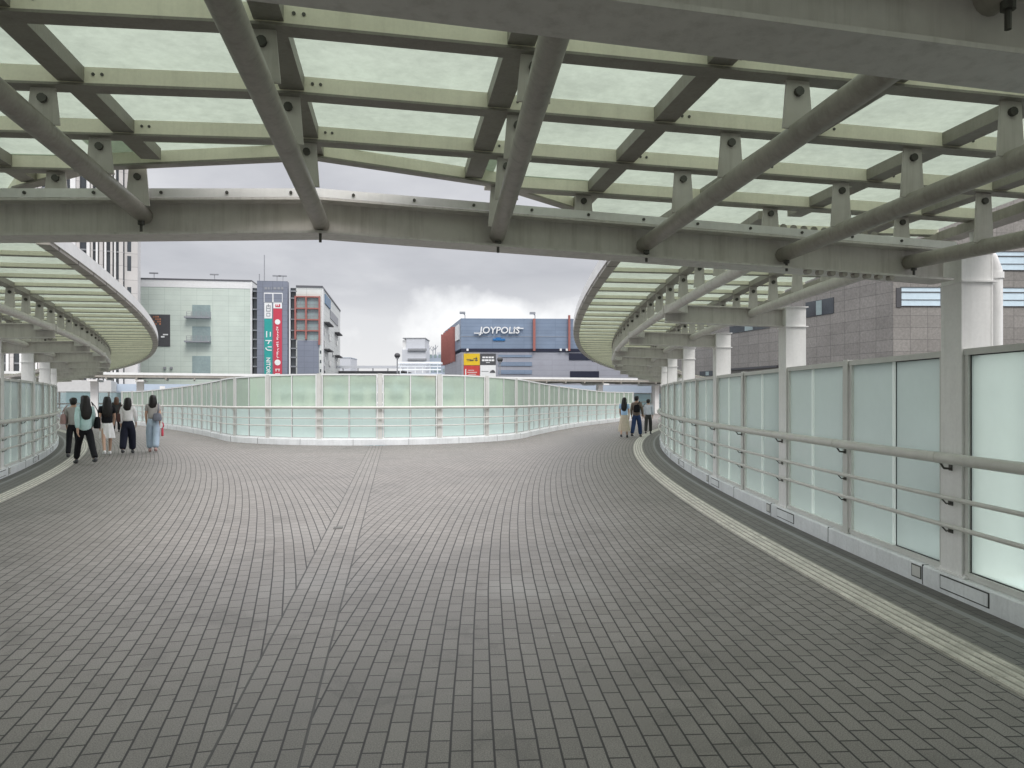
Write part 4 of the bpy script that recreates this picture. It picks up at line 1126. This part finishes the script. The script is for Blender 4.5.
# ------------------------------------------------------------------ people
SKIN = paint('skin', (0.58, 0.37, 0.27), 0.5, 0.06); HAIR = paint('black_hair', (0.014, 0.011, 0.010), 0.38, 0.3, 20.0)
def cloth(name, c, r=0.85): return paint(name, c, r, 0.10, 8.0, spec=0.2, bump=0.2)
def skinmesh(name, verts, edges, radii, mat, parent, sub=1):
    me = bpy.data.meshes.new(name); me.from_pydata([tuple(v) for v in verts], edges, []); me.update()
    o = bpy.data.objects.new(name, me); COL.objects.link(o)
    o.modifiers.new('Skin', 'SKIN'); sm = o.modifiers.new('Sub', 'SUBSURF'); sm.levels = sub; sm.render_levels = sub
    lay = me.skin_vertices[0].data
    for i, r in enumerate(radii):
        lay[i].radius = (r, r) if not isinstance(r, tuple) else r
        lay[i].use_root = (i == 0)
    bpy.context.view_layer.update()
    me2 = bpy.data.meshes.new_from_object(o.evaluated_get(bpy.context.evaluated_depsgraph_get()))
    o.modifiers.clear(); o.data = me2; bpy.data.meshes.remove(me)
    me2.materials.clear(); me2.materials.append(mat)
    for p in me2.polygons: p.use_smooth = True
    o.parent = parent
    return o
def person(label, px_, D, height, heading, stride=0.3, arms=(0.15, -0.15), top=None, sleeves='long', legs=None, wide=1.0, skirt=None, hair='long',
           shoe=None, elbow=(0.25, 0.25), male=False, hemz=0.90, dressl=0.0, phase=1, haircol=None):
    r = thing('person', label, 'person', at(px_, D), heading)
    k = height/1.70
    Vv = lambda x, y, z: Vector((x, y, z))*k
    L1, L2 = 0.42, 0.40
    def leg(sx, a, bend):
        hip = Vector((sx*0.085, 0, 0.90)); kn = hip+Vector((sx*0.012, math.sin(a)*L1, -math.cos(a)*L1))
        an = kn+Vector((0, math.sin(a-bend)*L2, -math.cos(a-bend)*L2)); return hip, kn, an
    lg = {1: leg(1, stride*phase, 0.06 if phase > 0 else 0.25), -1: leg(-1, -stride*phase, 0.06 if phase < 0 else 0.25)}
    low = min(lg[1][2].z, lg[-1][2].z) - 0.075
    sh = 0.165 if male else 0.148
    def arm(sx, a, e):
        s0 = Vector((sx*sh, 0, 1.385)); el = s0+Vector((sx*0.045, math.sin(a)*0.27, -math.cos(a)*0.27))
        w = el+Vector((-sx*0.01, math.sin(a+e)*0.245, -math.cos(a+e)*0.245)); d = (w-el).normalized(); return s0, el, w, d
    am = {1: arm(1, arms[0], elbow[0]), -1: arm(-1, arms[1], elbow[1])}
    up = Vector((0, 0, -low))
    V = [Vector((0, 0, 0.93)), Vector((0, -0.005, 1.08)), Vector((0, -0.005, 1.25)), Vector((0, 0, 1.37)), Vector((0, 0.005, 1.46)), Vector((0, 0.015, 1.53)), Vector((0, 0.02, 1.60)), Vector((0, 0.015, 1.665))]
    E = [(0, 1), (1, 2), (2, 3), (3, 4), (4, 5), (5, 6), (6, 7)]
    Rr = [(0.11, 0.085), (0.095, 0.078), (0.12, 0.09), (0.10, 0.08), 0.052, 0.066, 0.088, 0.062]
    def add(p, par, rad): V.append(p); Rr.append(rad); E.append((par, len(V)-1)); return len(V)-1
    add(Vector((0, 0.105, 1.575)), 6, 0.018)                                       # nose
    for sx in (1, -1): add(Vector((sx*0.088, 0.015, 1.585)), 6, 0.02)               # ears
    for sx in (1, -1):
        h, kn, an = lg[sx]
        i = add(h, 0, 0.075); i = add(kn, i, 0.054); i = add(an, i, 0.036); add(an+Vector((0, 0.13, -0.045)), i, 0.030)
        s0, el, w, d = am[sx]
        i = add(s0, 3, 0.058); i = add(el, i, 0.042); i = add(w, i, 0.028)
        pm = add(w+d*0.06, i, (0.032, 0.018))
        for f, (ox, ln) in enumerate(((-0.026, 0.075), (-0.009, 0.088), (0.009, 0.084), (0.026, 0.066))):
            q = w+d*0.085+Vector((0, ox, 0)); j1 = add(q, pm, 0.010); j2 = add(q+d*ln*0.5+Vector((-sx*0.012, 0, 0)), j1, 0.009); add(q+d*ln*0.85+Vector((-sx*0.032, 0, 0)), j2, 0.008)
        j1 = add(w+d*0.04+Vector((-sx*0.01, 0.038, 0)), pm, 0.011); add(w+d*0.085+Vector((-sx*0.02, 0.05, 0)), j1, 0.009)
    skinmesh('body', [(v+up)*k for v in V], E, [tuple(x*k for x in q) if isinstance(q, tuple) else q*k for q in Rr], SKIN, r, 1)
    # face: eyes and mouth
    f = MB()
    for sx in (1, -1): f.ball((Vector((sx*0.032, 0.10, 1.60))+up)*k, 0.012*k, 0.006*k, 0.008*k, 8, 5)
    f.ball((Vector((0, 0.098, 1.535))+up)*k, 0.022*k, 0.006*k, 0.006*k, 8, 5)
    f.build('face', INK, r, True, local=True)
    # top
    V2 = [Vector((0, 0, hemz)), Vector((0, -0.005, 1.08)), Vector((0, -0.008, 1.25)), Vector((0, -0.004, 1.375)), Vector((0, 0.0, 1.435))]
    E2 = [(0, 1), (1, 2), (2, 3), (3, 4)]; g = 1.0 if male else 0.95
    R2 = [(0.178*g, 0.145), (0.158*g, 0.132), (0.155*g, 0.122), (0.128*g, 0.10), 0.066]
    for sx in (1, -1):
        s0, el, w, d = am[sx]
        n0 = len(V2); V2.append(s0); R2.append(0.076); E2.append((3, n0))
        if sleeves == 'long': V2 += [el, el.lerp(w, 0.85)]; R2 += [0.060, 0.045]; E2 += [(n0, n0+1), (n0+1, n0+2)]
        else: V2 += [s0.lerp(el, 0.62)]; R2 += [0.068]; E2 += [(n0, n0+1)]
    skinmesh('shirt', [(v+up)*k for v in V2], E2, [tuple(x*k for x in q) if isinstance(q, tuple) else q*k for q in R2], top, r, 2)
    # legs
    if skirt is None:
        V3 = [Vector((0, 0, 1.07)), Vector((0, 0, 0.97)), Vector((0, 0, 0.90))]; E3 = [(0, 1), (1, 2)]; R3 = [(0.125, 0.105), (0.142, 0.118), (0.15, 0.122)]
        for sx in (1, -1):
            h, kn, an = lg[sx]; n0 = len(V3)
            V3 += [h+Vector((0, 0, -0.06)), kn, kn.lerp(an, 0.6), an+Vector((0, 0, 0.02))]; R3 += [0.100*max(1, wide*0.95), 0.076*wide, 0.070*wide, 0.066*wide]
            E3 += [(2, n0), (n0, n0+1), (n0+1, n0+2), (n0+2, n0+3)]
        skinmesh('trousers', [(v+up)*k for v in V3], E3, [tuple(x*k for x in q) if isinstance(q, tuple) else q*k for q in R3], legs, r, 2)
    else:
        m = MB(); rings = []; z0, z1, fl_ = 0.99, skirt[0], skirt[1]
        for i in range(9):
            t_ = i/8; z = z0+(z1-z0)*t_; rx_ = 0.13+(fl_-0.13)*t_**0.7; ry_ = 0.105+(fl_*0.85-0.105)*t_**0.7
            rings.append([(Vector(((rx_+0.018*t_*math.cos(9*a))*math.cos(a), (ry_+0.018*t_*math.cos(9*a))*math.sin(a)-0.02*t_, z))+up)*k for a in [2*PI*q/36 for q in range(36)]])
        m.sweep(rings); m.build('skirt', legs, r, True, local=True)
    # shoes
    for sx in (1, -1):
        h, kn, an = lg[sx]
        m = MB(); c = (an+up+Vector((0, 0.05, -0.04)))*k
        m.ball(c, 0.046*k, 0.125*k, 0.042*k, 12, 6); m.ball((an+up+Vector((0, -0.02, -0.01)))*k, 0.042*k, 0.055*k, 0.05*k, 10, 6)
        m.build('shoe', shoe or INK, r, True, local=True)
    # hair
    m = MB(); rings = []
    if hair == 'long':  st_ = [(1.705, 0.03, 0.04, 0.0), (1.695, 0.068, 0.08, 0.0), (1.66, 0.098, 0.108, -0.005), (1.60, 0.112, 0.112, -0.015), (1.53, 0.118, 0.10, -0.035), (1.46, 0.132, 0.085, -0.055), (1.38, 0.145, 0.062, -0.085), (1.30, 0.142, 0.05, -0.105), (1.22, 0.125, 0.042, -0.112), (1.15, 0.085, 0.03, -0.112), (1.12, 0.03, 0.012, -0.11)]
    elif hair == 'mid': st_ = [(1.705, 0.03, 0.04, 0.0), (1.695, 0.068, 0.08, 0.0), (1.66, 0.098, 0.108, -0.005), (1.60, 0.112, 0.112, -0.015), (1.53, 0.122, 0.10, -0.035), (1.46, 0.130, 0.085, -0.055), (1.40, 0.125, 0.065, -0.075), (1.34, 0.10, 0.045, -0.085), (1.31, 0.05, 0.02, -0.088)]
    else:               st_ = [(1.712, 0.03, 0.04, 0.0), (1.70, 0.07, 0.08, 0.0), (1.665, 0.100, 0.110, -0.005), (1.62, 0.106, 0.108, -0.02), (1.57, 0.100, 0.09, -0.035), (1.525, 0.075, 0.06, -0.045), (1.505, 0.04, 0.03, -0.045)]
    for q, (z, rx_, ry_, cy) in enumerate(st_):
        rx_ *= 0.86; kx = random.uniform(-0.012, 0.012) if q > 4 else 0
        rings.append([(Vector((kx+(rx_+0.007*math.cos(9*a+0.6*q)+random.uniform(-1, 1)*0.004)*math.cos(a), cy+(ry_+0.005*math.cos(11*a+q))*math.sin(a)-(0.012 if math.sin(a) > 0.2 and 1.5 < z < 1.65 else 0)*2, z))+up)*k for a in [2*PI*i/32 for i in range(32)]])
    m.sweep(rings); m.build('hair', haircol or HAIR, r, True, local=True)
    return r, up.z*k, am, k
def bag(name, label, pr, sx, mat, z, size=(0.13, 0.05, 0.11), y=-0.06, strap=True, shoulder=0, xoff=0.22, cat='bag'):
    """bag hung at the side of a person; its own thing"""
    r, upz, am, k = pr
    M = Matrix.Translation(r.location) @ Matrix.Rotation(r.rotation_euler.z, 4, 'Z')
    c = M @ Vector((sx*xoff, y, z))
    b_ = thing(name, label, cat, c, r.rotation_euler.z)
    m = MB(); rings = []
    for i, (zz_, s_) in enumerate(((-1, 0.82), (-0.9, 0.95), (-0.3, 1.0), (0.4, 0.92), (0.9, 0.78), (1.0, 0.6))):
        rings.append([Vector((size[1]*s_*math.cos(a)*abs(math.cos(a))**-0.3 if abs(math.cos(a)) > 1e-3 else 0, size[0]*s_*math.sin(a)*abs(math.sin(a))**-0.3 if abs(math.sin(a)) > 1e-3 else 0, size[2]*zz_)) for a in [2*PI*q/20+0.01 for q in range(20)]])
    m.sweep(rings); m.build('pouch', mat, b_, True, local=True)
    if strap:
        m = MB(); topp = Vector((-sx*(xoff-0.14)-sx*shoulder, -y*0.8, (1.45*k+0.0)-z+0.02)) if shoulder >= 0 else Vector((0, 0.0, size[2]+0.16))
        a = Vector((0, size[0]*0.75, size[2]*0.8)); c2 = Vector((0, -size[0]*0.75, size[2]*0.8))
        pts = [a] + [a.lerp(topp, t_)+Vector((sx*0.03*math.sin(PI*t_), 0.04*math.sin(PI*t_), 0)) for t_ in (0.25, 0.5, 0.75)] + [topp] + [topp.lerp(c2, t_)+Vector((sx*0.03*math.sin(PI*t_), -0.07*math.sin(PI*t_), 0)) for t_ in (0.25, 0.5, 0.75)] + [c2]
        m.tube(pts, 0.011, 6); m.build('strap', mat, b_, True, local=True)
    return b_
MINTC = cloth('mint_cotton', (0.55, 0.74, 0.72)); BLK = cloth('black_cloth', (0.015, 0.015, 0.018)); GRYC = cloth('grey_cotton', (0.42, 0.40, 0.38)); WHC = cloth('white_cotton', (0.88, 0.87, 0.86))
NAVY = cloth('navy_cloth', (0.018, 0.02, 0.035)); DEN = cloth('pale_denim', (0.42, 0.52, 0.62)); BEI = cloth('beige_cloth', (0.55, 0.48, 0.38)); BLU = cloth('pale_blue_cotton', (0.42, 0.60, 0.82)); BRN = cloth('brown_cotton', (0.21, 0.165, 0.135)); JEA = cloth('blue_denim', (0.035, 0.06, 0.14)); LGT = cloth('lavender_white_cotton', (0.62, 0.65, 0.72)); CHA = cloth('charcoal_cloth', (0.05, 0.05, 0.048)); PNK = cloth('dusty_pink_leather', (0.42, 0.27, 0.25), 0.5); BRL = cloth('brown_leather', (0.09, 0.045, 0.04), 0.5); GRL = cloth('grey_canvas', (0.17, 0.18, 0.21))
HEADL = math.radians(24)
p = person('woman with long dark hair in a loose mint shirt and black trousers', 85, 17.8, 1.71, HEADL*1.9, 0.44, (0.25, -0.3), MINTC, 'long', BLK, 1.05, hair='long', hemz=0.80, phase=-1)
bag('shoulder_bag', 'black shoulder bag of the woman in the mint shirt', p, 1, BLK, 0.98, (0.15, 0.06, 0.14), 0.02, xoff=0.27)
p = person('woman in a grey top partly hidden behind the woman in mint', 73.5, 19.6, 1.60, HEADL, 0.25, (0.1, 0.2), GRYC, 'long', BLK, 1.0, hair='short')
bag('shoulder_bag', 'dusty pink bag hanging beside the glass wall from the grey topped woman', p, -1, PNK, 1.02, (0.14, 0.07, 0.13), -0.03, xoff=0.23)
p = person('woman with long black hair, dark top and short white skirt', 107, 20.4, 1.67, HEADL*1.4, 0.40, (0.35, -0.2), BLK, 'short', WHC, skirt=(0.55, 0.19), hair='long', shoe=WHC)
p = person('distant person in dark clothes carrying a black bag, between two nearer women', 116.5, 34.0, 1.62, HEADL, 0.2, (0.1, -0.1), CHA, 'long', BLK, 1.0, hair='mid', haircol=paint('brown_hair', (0.10, 0.05, 0.03), 0.4))
bag('tote_bag', 'black tote bag carried by the distant person in dark clothes', p, 1, BLK, 0.72, (0.17, 0.08, 0.2), 0.0, xoff=0.27, shoulder=-1)
p = person('woman in a white blouse and wide navy trousers', 128, 21.1, 1.60, HEADL*0.7, 0.22, (0.3, -0.15), WHC, 'long', NAVY, 1.5, hair='mid', hemz=0.97)
bag('shoulder_bag', 'brown leather bag at the side of the white blouse', p, -1, BRL, 1.02, (0.15, 0.06, 0.12), 0.0, xoff=0.23)
p = person('woman in a grey short sleeved top and pale wide jeans', 153, 21.7, 1.67, HEADL*0.8, 0.16, (-0.1, 0.05), GRYC, 'short', DEN, 1.4, hair='mid', hemz=0.97, shoe=PNK, phase=-1)
bag('shoulder_bag', 'grey canvas bag on the back of the woman in pale jeans', p, 1, GRL, 1.02, (0.09, 0.12, 0.11), -0.17, xoff=0.13)
bag('shopping_bag', 'small dark red bag held low by the woman in pale jeans', p, 1, REDB, 0.58, (0.09, 0.03, 0.12), 0.0, xoff=0.25, shoulder=-1)
HR = math.radians(-16)
p = person('woman in a light blue top and long beige skirt', 624.3, 29.4, 1.60, HR, 0.22, (0.1, 0.25), BLU, 'short', BEI, skirt=(0.28, 0.25), hair='long', elbow=(0.2, 0.5))
p = person('man in a brown shirt and dark blue jeans', 636.6, 29.7, 1.67, HR*1.6, 0.30, (0.3, -0.15), BRN, 'long', JEA, 1.25, hair='short', male=True, hemz=0.82)
bag('backpack', 'black sling bag on the back of the man in brown', p, 1, BLK, 1.14, (0.07, 0.13, 0.15), -0.18, xoff=0.06, cat='backpack')
p = person('slim person in a whitish shirt and charcoal trousers', 648.3, 32.2, 1.52, HR, 0.2, (0.1, -0.1), LGT, 'long', CHA, 1.15, hair='short', male=True)
bag('shoulder_bag', 'brown bag between the brown and the whitish shirts', p, -1, BRL, 0.86, (0.10, 0.05, 0.10), 0.0, xoff=0.24)

# ------------------------------------------------------------------ sky and light
wd = bpy.data.worlds.new('World'); S.world = wd; wd.use_nodes = True
nt = wd.node_tree; nt.nodes.clear(); g = NT(nt)
SUN_EL, SUN_AZ = math.radians(52), math.radians(160)     # azimuth from +Y towards +X: behind the camera, to the right
sk = g.n('ShaderNodeTexSky'); sk.sky_type = 'NISHITA'; sk.sun_disc = False; sk.sun_elevation = SUN_EL; sk.sun_rotation = SUN_AZ; sk.dust_density = 2.0
tc = g.n('ShaderNodeTexCoord').outputs['Generated']
nrm = g.n('ShaderNodeVectorMath', {0: tc}, operation='NORMALIZE').outputs[0]
sp = g.n('ShaderNodeSeparateXYZ', {0: nrm}); z = g.math('MAXIMUM', sp.outputs[2], 0.0)
den = g.math('ADD', z, 0.16)
cvec = g.n('ShaderNodeCombineXYZ', {0: g.math('DIVIDE', sp.outputs[0], den), 1: g.math('DIVIDE', sp.outputs[1], den), 2: 0.37}).outputs[0]
n1 = g.n('ShaderNodeTexNoise', {'Vector': cvec, 'Scale': 0.62, 'Detail': 7.0, 'Roughness': 0.52, 'Distortion': 0.35}).outputs['Fac']
n2 = g.n('ShaderNodeTexNoise', {'Vector': cvec, 'Scale': 1.9, 'Detail': 6.0, 'Roughness': 0.55}).outputs['Fac']
cl = g.math('ADD', g.math('MULTIPLY', n1, 0.7), g.math('MULTIPLY', n2, 0.3))
# pale low band of cloud, greyer deck above it
band = g.ramp(g.math('ADD', z, g.math('MULTIPLY', g.math('SUBTRACT', cl, 0.5), 0.30)), [(0.02, 0.85), (0.085, 0.6), (0.14, 0.0)])
deck = g.ramp(cl, [(0.36, (0.335, 0.338, 0.362)), (0.5, (0.435, 0.437, 0.458)), (0.66, (0.58, 0.58, 0.592))])
col = g.mix(band, deck, (0.66, 0.66, 0.67))
az = g.math('DIVIDE', sp.outputs[0], g.math('MAXIMUM', sp.outputs[1], 0.05))      # a bright bank of cloud low ahead
dx = g.math('DIVIDE', g.math('SUBTRACT', az, -0.03), 0.20); dz = g.math('DIVIDE', g.math('SUBTRACT', z, 0.085), 0.055)
n3 = g.n('ShaderNodeTexNoise', {'Vector': nrm, 'Scale': 7.0, 'Detail': 7.0, 'Roughness': 0.55}).outputs['Fac']
rr = g.math('ADD', g.math('SQRT', g.math('ADD', g.math('MULTIPLY', dx, dx), g.math('MULTIPLY', dz, dz))), g.math('MULTIPLY', g.math('SUBTRACT', n3, 0.5), 2.4))
bank = g.math('MULTIPLY', g.ramp(rr, [(0.45, 1.0), (1.0, 0.0)]), g.math('GREATER_THAN', sp.outputs[1], 0.0))
col = g.mix(g.math('MULTIPLY', bank, 0.9), col, (0.84, 0.84, 0.84))
lift = g.math('MULTIPLY_ADD', g.math('POWER', g.math('MAXIMUM', g.math('SUBTRACT', z, 0.30), 0.0), 0.7), 4.3, 1.0)   # an overcast sky is brightest overhead
cl10 = g.n('ShaderNodeVectorMath', {0: col, 'Scale': g.math('MULTIPLY', lift, 10.0)}, operation='SCALE').outputs[0]
skc = g.mix(0.93, sk.outputs[0], cl10)
bg = g.n('ShaderNodeBackground', {'Color': skc, 'Strength': 0.1})
wo = g.n('ShaderNodeOutputWorld'); g.link(bg.outputs[0], wo.inputs[0])
sl = bpy.data.lights.new('sun', 'SUN'); sl.energy = 1.1; sl.angle = math.radians(25); sl.color = (1.0, 0.96, 0.90)
so = bpy.data.objects.new('sun', sl); COL.objects.link(so)
d = Vector((math.sin(SUN_AZ)*math.cos(SUN_EL), math.cos(SUN_AZ)*math.cos(SUN_EL), math.sin(SUN_EL)))
so.rotation_euler = d.to_track_quat('Z', 'Y').to_euler(); so.location = d*50

cam = bpy.data.cameras.new('camera'); co = bpy.data.objects.new('camera', cam); COL.objects.link(co)
co.location = (0, 0, EYE); co.rotation_euler = (PI/2, 0, 0)
cam.sensor_fit = 'HORIZONTAL'; cam.sensor_width = 36.0; cam.lens = F*36.0/1024; cam.shift_y = 13.0/1024
cam.clip_start = 0.05; cam.clip_end = 4000
S.camera = co
S.view_settings.view_transform = 'Standard'; S.view_settings.look = 'None'; S.view_settings.exposure = 0.5; S.view_settings.gamma = 1.0
S.view_settings.use_curve_mapping = False
S.cycles.use_denoising = True
S.cycles.max_bounces = 8; S.cycles.diffuse_bounces = 4; S.cycles.transmission_bounces = 6; S.cycles.transparent_max_bounces = 12
S.cycles.sample_clamp_indirect = 6.0
